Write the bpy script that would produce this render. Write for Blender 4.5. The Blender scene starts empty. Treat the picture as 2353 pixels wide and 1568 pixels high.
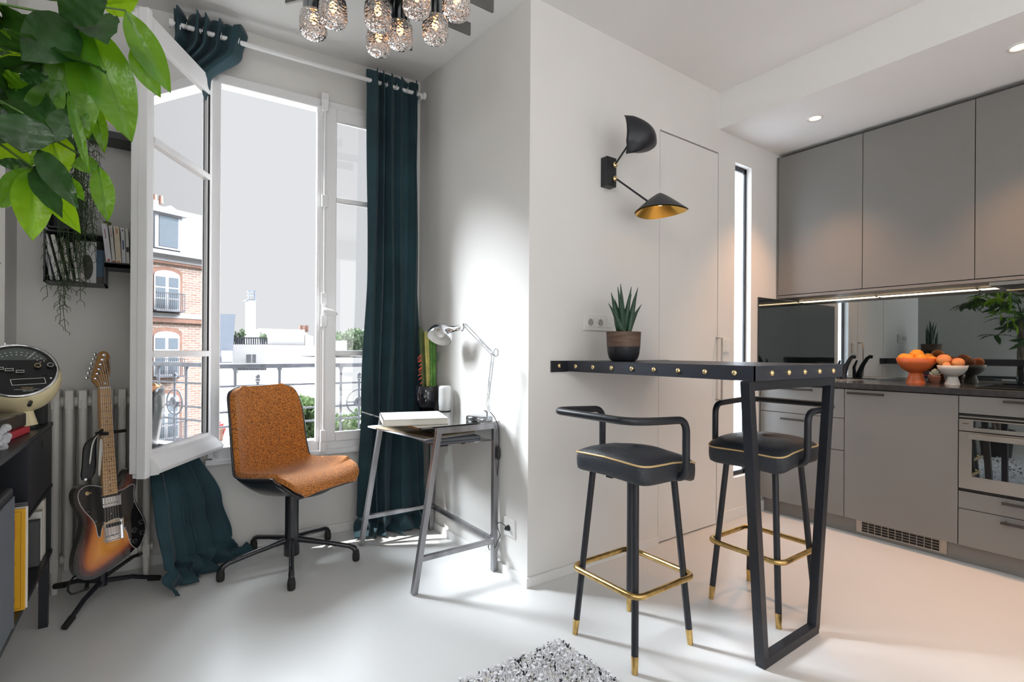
import bpy, math, random
from mathutils import Vector, Matrix, Euler
random.seed(7)
R = math.radians
C = bpy.context.scene.collection
S = bpy.context.scene
# ------------------------------------------------------------------ camera
F = 1164.0; ROLL = R(.35); YAW = R(35.38); EYE = 1.1
FW = Vector((math.sin(YAW), math.cos(YAW), 0)); RT = Vector((math.cos(YAW), -math.sin(YAW), 0)); UP = Vector((0, 0, 1))
cam = bpy.data.cameras.new('camera'); camo = bpy.data.objects.new('camera', cam); C.objects.link(camo)
cam.sensor_width = 36; cam.lens = F/2353*36; cam.shift_y = 23.5/2353; cam.clip_start = .02; cam.clip_end = 400
cx = RT*math.cos(ROLL)+UP*math.sin(ROLL); cy = UP*math.cos(ROLL)-RT*math.sin(ROLL)
camo.matrix_world = Matrix(((cx.x, cy.x, -FW.x, 0), (cx.y, cy.y, -FW.y, 0), (cx.z, cy.z, -FW.z, EYE), (0, 0, 0, 1)))
S.camera = camo
# ------------------------------------------------------------------ world, suns, added fill lamps, exposure
S.view_settings.view_transform = 'Standard'; S.view_settings.look = 'None'
S.view_settings.exposure = 0.27; S.view_settings.gamma = 1.0; S.view_settings.use_curve_mapping = False
S.cycles.use_denoising = True; S.cycles.max_bounces = 8; S.cycles.transparent_max_bounces = 16
S.cycles.sample_clamp_indirect = 6; S.cycles.caustics_reflective = False; S.cycles.caustics_refractive = False
w = bpy.data.worlds.new('sky'); S.world = w; w.use_nodes = True
bg = w.node_tree.nodes['Background']; bg.inputs[0].default_value = (.83, .845, .87, 1); bg.inputs[1].default_value = .77
def sun(name, d, strength, angle, col):
    l = bpy.data.lights.new(name, 'SUN'); l.energy = strength; l.angle = R(angle); l.color = col
    o = bpy.data.objects.new(name, l); C.objects.link(o); o.location = (0, 6, 8)
    o.rotation_euler = Vector(d).to_track_quat('-Z', 'Y').to_euler()
def area(name, loc, d, sx, sy, power, col, portal=False, spread=180):
    l = bpy.data.lights.new(name, 'AREA'); l.shape = 'RECTANGLE'; l.size = sx; l.size_y = sy; l.energy = power; l.color = col
    l.spread = R(spread)
    o = bpy.data.objects.new(name, l); C.objects.link(o); o.location = loc
    o.rotation_euler = Vector(d).to_track_quat('-Z', 'Z').to_euler()
    if portal: l.cycles.is_portal = True
    return o
sun('hazy_sun', (.54, -.61, -.655), 19, 27, (.88, .94, 1))
sun('floor_fill_sun', (.12, -.78, -.60), 9, 48, (.86, .93, 1))  # extra broad sun lamp added to brighten the middle of the floor
sun('direct_sun', (1, -.55, -2.0), 6.0, 1.0, (1, .97, .93))
area('window_sky', (.82, 3.3, 1.54), (0, -1, 0), 1.2, 2.1, 1, (1, 1, 1), True)
area('rear_fill', (.3, -1.66, 1.5), (-.12, 1, .28), 1.9, 1.9, 19, (1, .985, .96))  # pair of unseen lamps added behind the camera as room fill
area('rear_fill', (2.6, -1.66, 1.5), (0, 1, 0), 1.7, 1.9, 5, (1, .95, .89))
area('side_fill', (-.98, -.35, 2.36), (1, .25, -.25), 1.75, .48, 24, (.95, .98, 1))  # unseen high side lamp added to brighten the desk wall
# ------------------------------------------------------------------ pixel rays to points on real planes
def ray(px, py):
    u = px-1176.5; v = py-807.5
    a = u*math.cos(ROLL)+v*math.sin(ROLL); b = -u*math.sin(ROLL)+v*math.cos(ROLL)
    return FW*F+RT*a-UP*b
O = Vector((0, 0, EYE))
def fz(px, py, z=0): d = ray(px, py); return O+d*((z-EYE)/d.z)
def fX(px, py, X): d = ray(px, py); return O+d*(X/d.x)
def fY(px, py, Y): d = ray(px, py); return O+d*(Y/d.y)
def fD(px, py, dep): return O+ray(px, py)*(dep/F)
# ------------------------------------------------------------------ mesh builder
base = {}
class MB:
    def __init__(s, T=None): s.v = []; s.f = []; s.sm = []; s.mi = []; s.T = T; s.cur = 0
    def add(s, vs, fs, smooth=False):
        n = len(s.v); s.v += [Vector(p) for p in vs]
        for f in fs: s.f.append([i+n for i in f]); s.sm.append(smooth); s.mi.append(s.cur)
        return s
    def box(s, x0, x1, y0, y1, z0, z1, M=None):
        vs = [Vector((x, y, z)) for z in (z0, z1) for y in (y0, y1) for x in (x0, x1)]
        if M is not None: vs = [M @ p for p in vs]
        return s.add(vs, [(0, 2, 3, 1), (4, 5, 7, 6), (0, 1, 5, 4), (2, 6, 7, 3), (0, 4, 6, 2), (1, 3, 7, 5)])
    def bar(s, a, b, w, h, up=(0, 0, 1)):
        a = Vector(a); b = Vector(b); d = (b-a).normalized(); up = Vector(up)
        x = d.cross(up)
        if x.length < 1e-4: x = d.cross(Vector((1, 0, 0)))
        x.normalize(); y = x.cross(d)
        vs = [p+x*i*w/2+y*j*h/2 for p in (a, b) for i, j in ((-1, -1), (1, -1), (1, 1), (-1, 1))]
        return s.add(vs, [(3, 2, 1, 0), (4, 5, 6, 7), (0, 1, 5, 4), (1, 2, 6, 5), (2, 3, 7, 6), (3, 0, 4, 7)])
    def tube(s, pts, r, n=10, closed=False, caps=True):
        pts = [Vector(p) for p in pts]; m = len(pts); rs = r if isinstance(r, (list, tuple)) else [r]*m
        up = None; rings = []
        for i in range(m):
            if closed: t = pts[(i+1) % m]-pts[i-1]
            else: t = pts[min(i+1, m-1)]-pts[max(i-1, 0)]
            t.normalize()
            if up is None: up = t.orthogonal().normalized()
            up = (up-t*up.dot(t))
            if up.length < 1e-5: up = t.orthogonal()
            up.normalize(); q = t.cross(up)
            rings.append([pts[i]+(up*math.cos(k*2*math.pi/n)+q*math.sin(k*2*math.pi/n))*rs[i] for k in range(n)])
        vs = [p for rg in rings for p in rg]; fs = []
        for i in range(m if closed else m-1):
            j = (i+1) % m
            for k in range(n): fs.append((i*n+k, i*n+(k+1) % n, j*n+(k+1) % n, j*n+k))
        s.add(vs, fs, True)
        if caps and not closed:
            s.add(rings[0], [tuple(range(n))[::-1]]); s.add(rings[-1], [tuple(range(n))])
        return s
    def cyl(s, a, b, r, r1=None, n=16): return s.tube([a, b], [r, r if r1 is None else r1], n)
    def lathe(s, prof, c=(0, 0, 0), n=24, M=None, smooth=True):
        c = Vector(c); vs = []; fs = []
        for r, z in prof:
            for k in range(n):
                p = Vector((max(r, 1e-5)*math.cos(2*math.pi*k/n), max(r, 1e-5)*math.sin(2*math.pi*k/n), z))
                vs.append((M @ p if M is not None else p)+c)
        for i in range(len(prof)-1):
            for k in range(n): fs.append((i*n+k, i*n+(k+1) % n, (i+1)*n+(k+1) % n, (i+1)*n+k))
        return s.add(vs, fs, smooth)
    def sph(s, c, r, n=16, sc=(1, 1, 1), M=None):
        prof = [(math.sin(math.pi*i/n*1.0), -math.cos(math.pi*i/n)) for i in range(n+1)]
        c = Vector(c); vs = []; fs = []
        m = n*2 if n < 12 else n+8
        for a, z in prof:
            for k in range(m):
                p = Vector((max(a, 1e-4)*math.cos(2*math.pi*k/m)*sc[0], max(a, 1e-4)*math.sin(2*math.pi*k/m)*sc[1], z*sc[2]))*r
                vs.append((M @ p if M is not None else p)+c)
        for i in range(n):
            for k in range(m): fs.append((i*m+k, i*m+(k+1) % m, (i+1)*m+(k+1) % m, (i+1)*m+k))
        return s.add(vs, fs, True)
    def prism(s, poly, z0, z1, M=None, smooth=False):
        n = len(poly); vs = [Vector((x, y, z)) for z in (z0, z1) for x, y in poly]
        if M is not None: vs = [M @ p for p in vs]
        s.add(vs, [tuple(range(n))[::-1], tuple(range(n, 2*n))])
        return s.add(vs, [(i, (i+1) % n, n+(i+1) % n, n+i) for i in range(n)], smooth)
    def grid(s, G, cu=False, cv=False, smooth=True):
        m = len(G); n = len(G[0]); vs = [p for r in G for p in r]; fs = []
        for i in range(m if cu else m-1):
            for j in range(n if cv else n-1):
                a, b = (i+1) % m, (j+1) % n
                fs.append((i*n+j, i*n+b, a*n+b, a*n+j))
        return s.add(vs, fs, smooth)
    def obj(s, name, mat, parent=None, bevel=0, subd=0, solid=0, seg=2, off=-1):
        vs = [s.T @ p for p in s.v] if s.T is not None else s.v
        if parent is not None: o0 = base.get(parent.name, Vector())
        else:
            o0 = Vector(((min(p.x for p in vs)+max(p.x for p in vs))/2, (min(p.y for p in vs)+max(p.y for p in vs))/2, min(p.z for p in vs)))
        me = bpy.data.meshes.new(name); me.from_pydata([p-o0 for p in vs], [], s.f)
        me.polygons.foreach_set('use_smooth', s.sm); me.polygons.foreach_set('material_index', s.mi)
        for m_ in (mat if isinstance(mat, (list, tuple)) else [mat]): me.materials.append(m_)
        me.update(); o = bpy.data.objects.new(name, me); C.objects.link(o)
        if parent is not None: o.parent = parent
        else: o.location = o0
        base[o.name] = o0
        if solid:
            q = o.modifiers.new('s', 'SOLIDIFY'); q.thickness = solid; q.offset = off
        if bevel:
            q = o.modifiers.new('b', 'BEVEL'); q.width = bevel; q.segments = seg; q.limit_method = 'ANGLE'; q.angle_limit = R(40)
        if subd:
            q = o.modifiers.new('u', 'SUBSURF'); q.levels = subd; q.render_levels = subd
        return o
def tag(o, label, cat, group=None, kind=None):
    o['label'] = label; o['category'] = cat
    if group: o['group'] = group
    if kind: o['kind'] = kind
    return o
def thing(name, label, cat, loc=(0, 0, 0), group=None, kind=None):
    o = bpy.data.objects.new(name, None); C.objects.link(o); o.location = loc; o.empty_display_size = .1
    base[o.name] = Vector(loc); return tag(o, label, cat, group, kind)
def struct(name, mb, mat, label, cat, **k):
    o = mb.obj(name, mat, **k); o['kind'] = 'structure'; return tag(o, label, cat)
def dup(o, parent=None, loc=None, rz=None, label=None):
    c = o.copy(); C.objects.link(c)
    if parent is not None: c.parent = parent
    if loc is not None: c.location = loc
    if rz is not None: c.rotation_euler = (0, 0, rz)
    if label: c['label'] = label
    for ch in list(o.children): dup(ch, c)
    return c
# ------------------------------------------------------------------ materials
def mat(name, col, rough=.5, metal=0, var=.04, nscale=12, bump=0, bscale=60, emis=0, spec=.5, sheen=0, coat=0):
    m = bpy.data.materials.new(name); m.use_nodes = True; nt = m.node_tree; b = nt.nodes['Principled BSDF']
    b.inputs['Roughness'].default_value = rough; b.inputs['Metallic'].default_value = metal
    b.inputs['Specular IOR Level'].default_value = spec
    if sheen: b.inputs['Sheen Weight'].default_value = sheen; b.inputs['Sheen Roughness'].default_value = .4
    if coat: b.inputs['Coat Weight'].default_value = coat; b.inputs['Coat Roughness'].default_value = .04
    tc = nt.nodes.new('ShaderNodeTexCoord'); n = nt.nodes.new('ShaderNodeTexNoise'); n.inputs['Scale'].default_value = nscale
    nt.links.new(tc.outputs['Object'], n.inputs['Vector'])
    r = nt.nodes.new('ShaderNodeValToRGB'); r.color_ramp.elements[0].position = .3; r.color_ramp.elements[1].position = .7
    r.color_ramp.elements[0].color = [max(0, c*(1-var)) for c in col]+[1]; r.color_ramp.elements[1].color = [min(1, c*(1+var)) for c in col]+[1]
    nt.links.new(n.outputs['Fac'], r.inputs['Fac']); nt.links.new(r.outputs['Color'], b.inputs['Base Color'])
    if bump:
        n2 = nt.nodes.new('ShaderNodeTexNoise'); n2.inputs['Scale'].default_value = bscale; n2.inputs['Detail'].default_value = 3
        nt.links.new(tc.outputs['Object'], n2.inputs['Vector']); bp = nt.nodes.new('ShaderNodeBump')
        bp.inputs['Strength'].default_value = bump; bp.inputs['Distance'].default_value = .01
        nt.links.new(n2.outputs['Fac'], bp.inputs['Height']); nt.links.new(bp.outputs['Normal'], b.inputs['Normal'])
    if emis: b.inputs['Emission Color'].default_value = (*col, 1); b.inputs['Emission Strength'].default_value = emis
    return m
def ramp_mat(name, tex, stops, rough=.6, scale=10, mapping=None, bump=0, sheen=0, metal=0, **props):
    m = bpy.data.materials.new(name); m.use_nodes = True; nt = m.node_tree; b = nt.nodes['Principled BSDF']
    b.inputs['Roughness'].default_value = rough; b.inputs['Metallic'].default_value = metal
    if sheen: b.inputs['Sheen Weight'].default_value = sheen
    tc = nt.nodes.new('ShaderNodeTexCoord'); mp = nt.nodes.new('ShaderNodeMapping')
    if mapping: mp.inputs['Scale'].default_value = mapping
    nt.links.new(tc.outputs['Object'], mp.inputs['Vector']); n = nt.nodes.new(tex); n.inputs['Scale'].default_value = scale
    for k, v in props.items(): n.inputs[k].default_value = v
    nt.links.new(mp.outputs['Vector'], n.inputs['Vector'])
    r = nt.nodes.new('ShaderNodeValToRGB'); cr = r.color_ramp
    while len(cr.elements) < len(stops): cr.elements.new(.5)
    for e, (p, c) in zip(cr.elements, stops): e.position = p; e.color = (*c, 1)
    out = n.outputs['Fac'] if 'Fac' in n.outputs else n.outputs[0]
    nt.links.new(out, r.inputs['Fac']); nt.links.new(r.outputs['Color'], b.inputs['Base Color'])
    if bump:
        bp = nt.nodes.new('ShaderNodeBump'); bp.inputs['Strength'].default_value = bump; bp.inputs['Distance'].default_value = .005
        nt.links.new(out, bp.inputs['Height']); nt.links.new(bp.outputs['Normal'], b.inputs['Normal'])
    return m
def glass_mat(name, refl, tint=(1, 1, 1), rough=0.0, gcol=(1, 1, 1)):
    m = bpy.data.materials.new(name); m.use_nodes = True; nt = m.node_tree; nt.nodes.clear()
    o = nt.nodes.new('ShaderNodeOutputMaterial'); t = nt.nodes.new('ShaderNodeBsdfTransparent'); g = nt.nodes.new('ShaderNodeBsdfGlossy')
    t.inputs[0].default_value = (*tint, 1); g.inputs[0].default_value = (*gcol, 1); g.inputs['Roughness'].default_value = rough
    f = nt.nodes.new('ShaderNodeFresnel'); f.inputs[0].default_value = 1.5; mx = nt.nodes.new('ShaderNodeMixShader')
    ad = nt.nodes.new('ShaderNodeMath'); ad.operation = 'MULTIPLY_ADD'; ad.use_clamp = True; ad.inputs[1].default_value = 1.5; ad.inputs[2].default_value = refl
    nt.links.new(f.outputs[0], ad.inputs[0]); nt.links.new(ad.outputs[0], mx.inputs[0])
    nt.links.new(t.outputs[0], mx.inputs[1]); nt.links.new(g.outputs[0], mx.inputs[2]); nt.links.new(mx.outputs[0], o.inputs[0]); return m
def emit(name, col, st):
    m = bpy.data.materials.new(name); m.use_nodes = True; nt = m.node_tree; nt.nodes.clear()
    o = nt.nodes.new('ShaderNodeOutputMaterial'); e = nt.nodes.new('ShaderNodeEmission'); e.inputs[0].default_value = (*col, 1); e.inputs[1].default_value = st
    nt.links.new(e.outputs[0], o.inputs[0]); return m
def leaf_mat(name, col, tcol, tr=.45, rough=.35):
    m = mat(name, col, rough, var=.3, nscale=14, bump=.25, bscale=45); nt = m.node_tree; b = nt.nodes['Principled BSDF']
    t = nt.nodes.new('ShaderNodeBsdfTranslucent'); t.inputs[0].default_value = (*tcol, 1); mx = nt.nodes.new('ShaderNodeMixShader')
    mx.inputs[0].default_value = tr; nt.links.new(b.outputs[0], mx.inputs[1]); nt.links.new(t.outputs[0], mx.inputs[2])
    nt.links.new(mx.outputs[0], nt.nodes['Material Output'].inputs[0]); return m
M_wall = mat('wall_paint', (.79, .775, .75), .75, var=.012, nscale=3, bump=.03, bscale=90)
M_ceil = mat('ceiling_paint', (.87, .865, .855), .8, var=.01, nscale=2)
M_floor = mat('resin_floor', (.77, .77, .765), .33, var=.02, nscale=1.6, bump=.015, bscale=5, spec=.45)
M_trim = mat('trim_paint', (.82, .815, .80), .45, var=.01)
M_win = mat('window_gloss_paint', (.84, .84, .85), .25, var=.01)
M_black = mat('black_powder_steel', (.014, .016, .022), .38, var=.1, nscale=30)
M_bar = ramp_mat('blackened_steel', 'ShaderNodeTexNoise', [(.3, (.018, .021, .030)), (.7, (.035, .04, .055))], .42, 6, (1, .15, 4))
M_brass = mat('aged_brass', (.62, .42, .16), .28, 1, var=.2, nscale=40)
M_brassb = mat('bright_brass', (.85, .66, .36), .18, 1, var=.05)
M_leather = mat('black_leather', (.022, .026, .034), .42, var=.15, bump=.35, bscale=220)
M_pipe = mat('gold_piping', (.72, .5, .24), .35, .3)
M_velvet = ramp_mat('teal_velvet', 'ShaderNodeTexNoise', [(.3, (.006, .030, .042)), (.7, (.014, .055, .072))], .8, 5, sheen=.10)
M_steel = ramp_mat('brushed_raw_steel', 'ShaderNodeTexNoise', [(.3, (.26, .26, .27)), (.7, (.42, .42, .44))], .33, 14, (1, 1, .2), metal=.9)
M_chrome = mat('chrome', (.75, .76, .78), .07, 1, var=.02)
M_darkchrome = mat('smoked_chrome', (.33, .35, .37), .12, 1, var=.05)
M_ant = mat('brushed_gunmetal', (.22, .22, .21), .35, .85, var=.1)
M_cab = mat('warm_grey_lacquer', (.215, .208, .20), .38, var=.02, nscale=2)
M_gap = mat('shadow_gap_black', (.012, .012, .012), .8)
M_work = mat('dark_stone', (.045, .045, .047), .16, var=.2, nscale=40)
M_oven = mat('oven_steel', (.42, .40, .37), .3, .75, var=.03)
M_handle = mat('graphite_handle', (.07, .068, .065), .35, .6)
M_orange = ramp_mat('tweed_orange', 'ShaderNodeTexNoise', [(.40, (.07, .028, .010)), (.50, (.56, .18, .026)), (.66, (.80, .31, .06))], .9, 210, (1.6, 1.6, .8), bump=.3, sheen=.25, Detail=4.0)
M_shell = mat('black_plastic_shell', (.014, .015, .02), .3, coat=.3)
M_white = mat('white_plastic', (.80, .79, .77), .35, var=.01)
M_rad = mat('cast_iron_white', (.72, .70, .66), .35, var=.02)
M_gl = glass_mat('pane_glass', .04)
M_glr = glass_mat('open_pane_glass', .68, tint=(.97, .98, 1))
M_frost = leaf_mat('frosted_pane', (.85, .87, .9), (.9, .93, .97), .85, .5)
M_tglass = glass_mat('table_glass', .22, tint=(.72, .76, .77))
M_led = emit('led_light', (1, .72, .42), 9)
M_down = emit('downlight_glow', (1, .72, .42), 7)
M_paper = mat('paper', (.74, .71, .64), .8)
M_card = mat('brown_card', (.36, .27, .17), .8, var=.2)
M_dark = mat('black_matte', (.012, .012, .014), .5)
M_rubber = mat('black_rubber', (.012, .012, .012), .7)
M_gold = mat('gold_lining', (.9, .55, .12), .22, .9, var=.02)
# splash: smoked mirror glass
def mirror_mat(name, k, base_):
    m = mat(name, base_, .05); nt = m.node_tree; b = nt.nodes['Principled BSDF']
    g = nt.nodes.new('ShaderNodeBsdfGlossy'); g.inputs[0].default_value = (.80, .88, .90, 1); g.inputs['Roughness'].default_value = .01
    mx = nt.nodes.new('ShaderNodeMixShader'); mx.inputs[0].default_value = k
    nt.links.new(b.outputs[0], mx.inputs[1]); nt.links.new(g.outputs[0], mx.inputs[2]); nt.links.new(mx.outputs[0], nt.nodes['Material Output'].inputs[0]); return m
M_splash = mirror_mat('smoked_mirror_glass', .42, (.01, .012, .013))
M_smoke = mirror_mat('smoked_mirror_side', .035, (.008, .011, .013))
M_ovenglass = mirror_mat('oven_glass', .35, (.01, .01, .012))
# ------------------------------------------------------------------ text
def text(s, size, mat_, name, parent, Mx, ext=.0004, shear=0, sp=1):
    cu = bpy.data.curves.new(name, 'FONT'); cu.body = s; cu.size = size; cu.extrude = ext; cu.shear = shear; cu.space_character = sp
    cu.align_x = 'CENTER'; cu.align_y = 'CENTER'
    t = bpy.data.objects.new('tmp', cu); C.objects.link(t); dg = bpy.context.evaluated_depsgraph_get()
    me = bpy.data.meshes.new_from_object(t.evaluated_get(dg)); bpy.data.objects.remove(t)
    mb = MB(); mb.add([Mx @ v.co for v in me.vertices], [tuple(p.vertices) for p in me.polygons])
    return mb.obj(name, mat_, parent)
def axes(o, x, y, z):
    x = Vector(x).normalized(); y = Vector(y).normalized(); z = Vector(z).normalized()
    return Matrix(((x.x, y.x, z.x, o[0]), (x.y, y.y, z.y, o[1]), (x.z, y.z, z.z, o[2]), (0, 0, 0, 1)))
# ================================================================== SHELL
WA = math.atan(-.058)
def WY(x): return 3.17-.058*(x+.2)
TW = Matrix.Translation((0, WY(0), 0)) @ Matrix.Rotation(WA, 4, 'Z')       # window wall: x along wall, y outwards
YB = 1.88; XK = 4.02; XC = 1.43
m = MB(); m.box(-1.1, 4.2, -1.85, YB, -.06, 0); m.box(-1.1, XC+.02, YB, 3.2, -.06, 0); m.box(XC+.02, 4.2, YB, YB+.2, -.06, 0); struct('floor', m, M_floor, 'white glossy poured resin floor of the room', 'floor')
m = MB(); zc = 2.76
cv = [(-1.1, -1.85, zc), (4.2, -1.85, zc), (4.2, YB+.05, zc), (XC, YB, zc), (XC+.06, 3.16, 2.872), (.45, WY(.45)+.1, 2.862), (-1.1, 3.3, 2.74), (-1.1, YB, zc)]
n = len(cv); vs = cv+[(x, y, 3.0) for x, y, z in cv]
m.add(vs, [(0, 7, 3, 2, 1)][::-1]); m.add(vs, [(7, 6, 5), (7, 5, 4), (7, 4, 3)], True); m.add(vs, [tuple(range(n, 2*n))]); m.add(vs, [(i, (i+1) % n, n+(i+1) % n, n+i) for i in range(n)])
struct('ceiling', m, M_ceil, 'smooth white painted ceiling over the living area', 'ceiling')
m = MB(); m.box(2.953, 4.1, -1.85, YB, 2.53, 2.78); struct('trim_1', m, M_ceil, 'lowered white ceiling box above the kitchen cabinets', 'soffit')
# bar wall, with door hole and slit hole
m = MB(); y1 = YB+.055
DX0, DX1, DZ = 2.366, 2.948, 2.378; SX0, SX1, SZ0, SZ1 = 3.135, 3.335, .27, 2.36
m.box(XC+.15, DX0, YB, y1, 0, 2.8); m.box(DX0, DX1, YB, y1, DZ, 2.8); m.box(DX1, SX0, YB, y1, 0, 2.8)
m.box(XC, XC+.15, YB, y1, 0, 2.8)
m.box(SX0, SX1, YB, y1, 0, SZ0); m.box(SX0, SX1, YB, y1, SZ1, 2.8); m.box(SX1, 4.15, YB, y1, 0, 2.8); m.box(DX0-.02, DX1+.02, y1+.0, y1+.03, 0, DZ+.02)
struct('wall_bar', m, M_wall, 'off-white wall holding the sconce behind the bar counter', 'wall')
m = MB(); m.box(XC, XC+.15, YB+.055, 3.35, 0, 2.95); struct('wall_desk', m, M_wall, 'bright white wall beside the steel desk', 'wall')
m = MB(); m.box(XK, XK+.13, -1.85, YB, 0, 2.8); struct('wall_kitchen', m, M_wall, 'wall behind the kitchen units', 'wall')
m = MB(TW); OX0, OX1, OZ0, OZ1 = .262, 1.372, .53, 2.56
m.box(-1.1, OX0, 0, .035, 0, 2.95); m.box(OX1, 1.6, 0, .035, 0, 2.95); m.box(OX0, OX1, 0, .035, 0, OZ0); m.box(OX0, OX1, 0, .035, OZ1, 2.95)
struct('wall_window', m, M_wall, 'light grey wall with the tall window, radiator and box shelves', 'wall')
m = MB(); m.box(-1.1, -.505, 2.96, 3.2, 0, 2.95); struct('trim_2', m, M_wall, 'white pier projecting at the far left corner', 'pier')
m = MB(); m.box(-1.1, -1.0, -1.85, -1.25, 0, 2.8); m.box(-1.1, -1.0, .55, 2.97, 0, 2.8); m.box(-1.1, -1.0, -1.25, .55, 2.62, 2.8); m.box(-1.1, -1.0, -1.25, .55, 0, 2.1); struct('wall_left', m, M_wall, 'white wall behind the shelving unit and tall plant', 'wall')  # high opening added for the side fill lamp
m = MB(); yb = -1.75
m.box(-1.1, -.7, yb-.1, yb, 0, 2.8); m.box(1.3, 1.7, yb-.1, yb, 0, 2.8); m.box(3.5, 4.15, yb-.1, yb, 0, 2.8); m.box(-.7, 1.3, yb-.1, yb, 0, .5); m.box(-.7, 1.3, yb-.1, yb, 2.5, 2.8); m.box(1.7, 3.5, yb-.1, yb, 0, .5); m.box(1.7, 3.5, yb-.1, yb, 2.5, 2.8)  # both openings added to let the rear fill lamps in
struct('wall_rear', m, M_wall, 'wall behind the camera with two openings added for fill light', 'wall')
bh = .045
m = MB(); m.box(XC+.0, DX0-.004, YB-.012, YB, 0, bh); struct('baseboard_bar', m, M_trim, 'low white baseboard left of the flush door', 'baseboard', bevel=.002)
m = MB(); m.box(DX1+.012, 3.55, YB-.012, YB, 0, bh*1.6); struct('baseboard_kitchen', m, M_trim, 'low white baseboard right of the flush door', 'baseboard', bevel=.002)
m = MB(); m.box(XC-.012, XC, YB-.012, 3.1, 0, bh); struct('baseboard_desk', m, M_trim, 'low white baseboard behind the steel desk', 'baseboard', bevel=.002)
m = MB(TW); m.box(-.5, 1.42, -.012, 0, 0, bh*1.2); struct('baseboard_window', m, M_trim, 'low white baseboard below the tall window', 'baseboard', bevel=.002)
# flush door
t = thing('door_1', 'tall off-white flush door without casing beside the slit window', 'door', (2.65, YB+.02, 0), kind='structure')
m = MB(); m.box(DX0+.004, DX1-.007, YB+.001, YB+.04, .008, DZ-.009); m.obj('door_panel', M_wall, t)
m = MB(); m.tube([(2.932, YB, 1.192), (2.932, YB-.04, 1.192), (2.932, YB-.04, .80), (2.932, YB, .80)], .006, 8); o = m.obj('handle', M_oven, t); o['label'] = 'brushed steel pull handle'
m = MB(); m.box(DX0+.001, DX1-.001, YB+.042, YB+.054, .002, DZ-.002); m.obj('door_recess', M_gap, t)
# slit window
t = thing('window_2', 'narrow full height slit window with black frame in bar wall', 'window', (3.235, YB+.05, .27), kind='structure')
m = MB(); ys = YB+.036
for a in ((SX0, SX0+.022, SZ0, SZ1), (SX1-.022, SX1, SZ0, SZ1), (SX0, SX1, SZ0, SZ0+.03), (SX0, SX1, SZ1-.03, SZ1)): m.box(a[0], a[1], ys, ys+.018, a[2], a[3])
m.obj('frame', M_black, t); m = MB(); m.box(SX0+.02, SX1-.02, ys+.010, ys+.013, SZ0+.02, SZ1-.02); m.obj('pane', M_frost, t)
# ================================================================== MAIN WINDOW
t = thing('window_1', 'tall white french casement with its left sash swung open inward', 'window', (.82, 3.11, .53), kind='structure')
m = MB(TW)
for a in ((OX0-.02, OX0+.035, .52, 2.575), (OX1-.035, OX1+.02, .52, 2.575), (OX0, OX1, .50, .575), (OX0, OX1, 2.52, 2.575)): m.box(a[0], a[1], -.035, .036, a[2], a[3])
m.box(OX0-.03, OX1+.03, -.05, .0, .485, .515)
m.obj('outer_frame', M_win, t, bevel=.004)
m = MB(TW); m.box(OX0, OX1, .05, .16, .50, .53); m.obj('window_sill', M_trim, t)
# fixed right sash
RX0, RX1 = .80, OX1-.03; gx0, gx1, gz0, gz1 = .893, OX1-.1, .612, 2.462
m = MB(TW)
for a in ((RX0, gx0, .56, 2.535), (gx1, RX1, .56, 2.535), (gx0, gx1, .56, gz0), (gx0, gx1, gz1, 2.535)): m.box(a[0], a[1], -.05, -.005, a[2], a[3])
m.box(RX0-.018, RX0+.02, -.045, -.012, .56, 2.535)
fs = m.obj('closed_sash', M_win, t, bevel=.005)
m = MB(TW)
for z in (1.082, 1.995): m.box(gx0, gx1, -.045, -.012, z-.014, z+.014)
m.obj('muntin', M_win, fs, bevel=.004)
m = MB(TW); m.box(gx0, gx1, -.03, -.026, gz0, gz1); m.obj('pane', M_gl, fs)
m = MB(TW); m.tube([(.822, -.062, .55), (.822, -.062, 2.55)], .0075, 10)
for z in (2.53, 1.97, 1.40, 1.27, .60): m.box(.804, .84, -.075, -.05, z-.035, z+.035)
for z in (2.57, .535): m.box(.802, .842, -.07, -.05, z-.03, z+.03); m.cyl((.822, -.06, z-.03), (.822, -.06, z+.02), .016, .01)
es = m.obj('espagnolette', M_win, fs, bevel=.004)
m = MB(TW); m.cyl((.822, -.06, 1.335), (.822, -.10, 1.335), .012); m.sph((.845, -.118, 1.318), .034, 12, (1.25, .28, .55), Matrix.Rotation(R(14), 3, 'Y')); m.cyl((.822, -.06, 1.30), (.822, -.06, 1.38), .015)
m.obj('handle', M_win, es)
# open left sash
H0 = Vector((.268, 3.128, 0)); H1 = Vector((-.03, 2.62, 0)); dx = (H1-H0).normalized(); SL = (H1-H0).length; ny = Vector((-dx.y, dx.x, 0))   # visible (outer) face
if ny.x < 0: ny = -ny
TS = axes(H0, dx, ny, (0, 0, 1))
so = 0.5
m = MB(TS); z0, z1 = .557, 2.525; sw0, sw1 = .055, .062; bz, tz = .665, 2.432
for a in ((0, sw0, z0, z1), (SL-sw1, SL, z0, z1), (sw0, SL-sw1, z0, bz), (sw0, SL-sw1, tz, z1)): m.box(a[0], a[1], -.042, .0, a[2], a[3])
m.box(SL-.018, SL+.012, -.02, .018, z0, z1); m.box(SL-.005, SL+.008, -.05, -.02, z0+.02, z1-.02)
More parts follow.
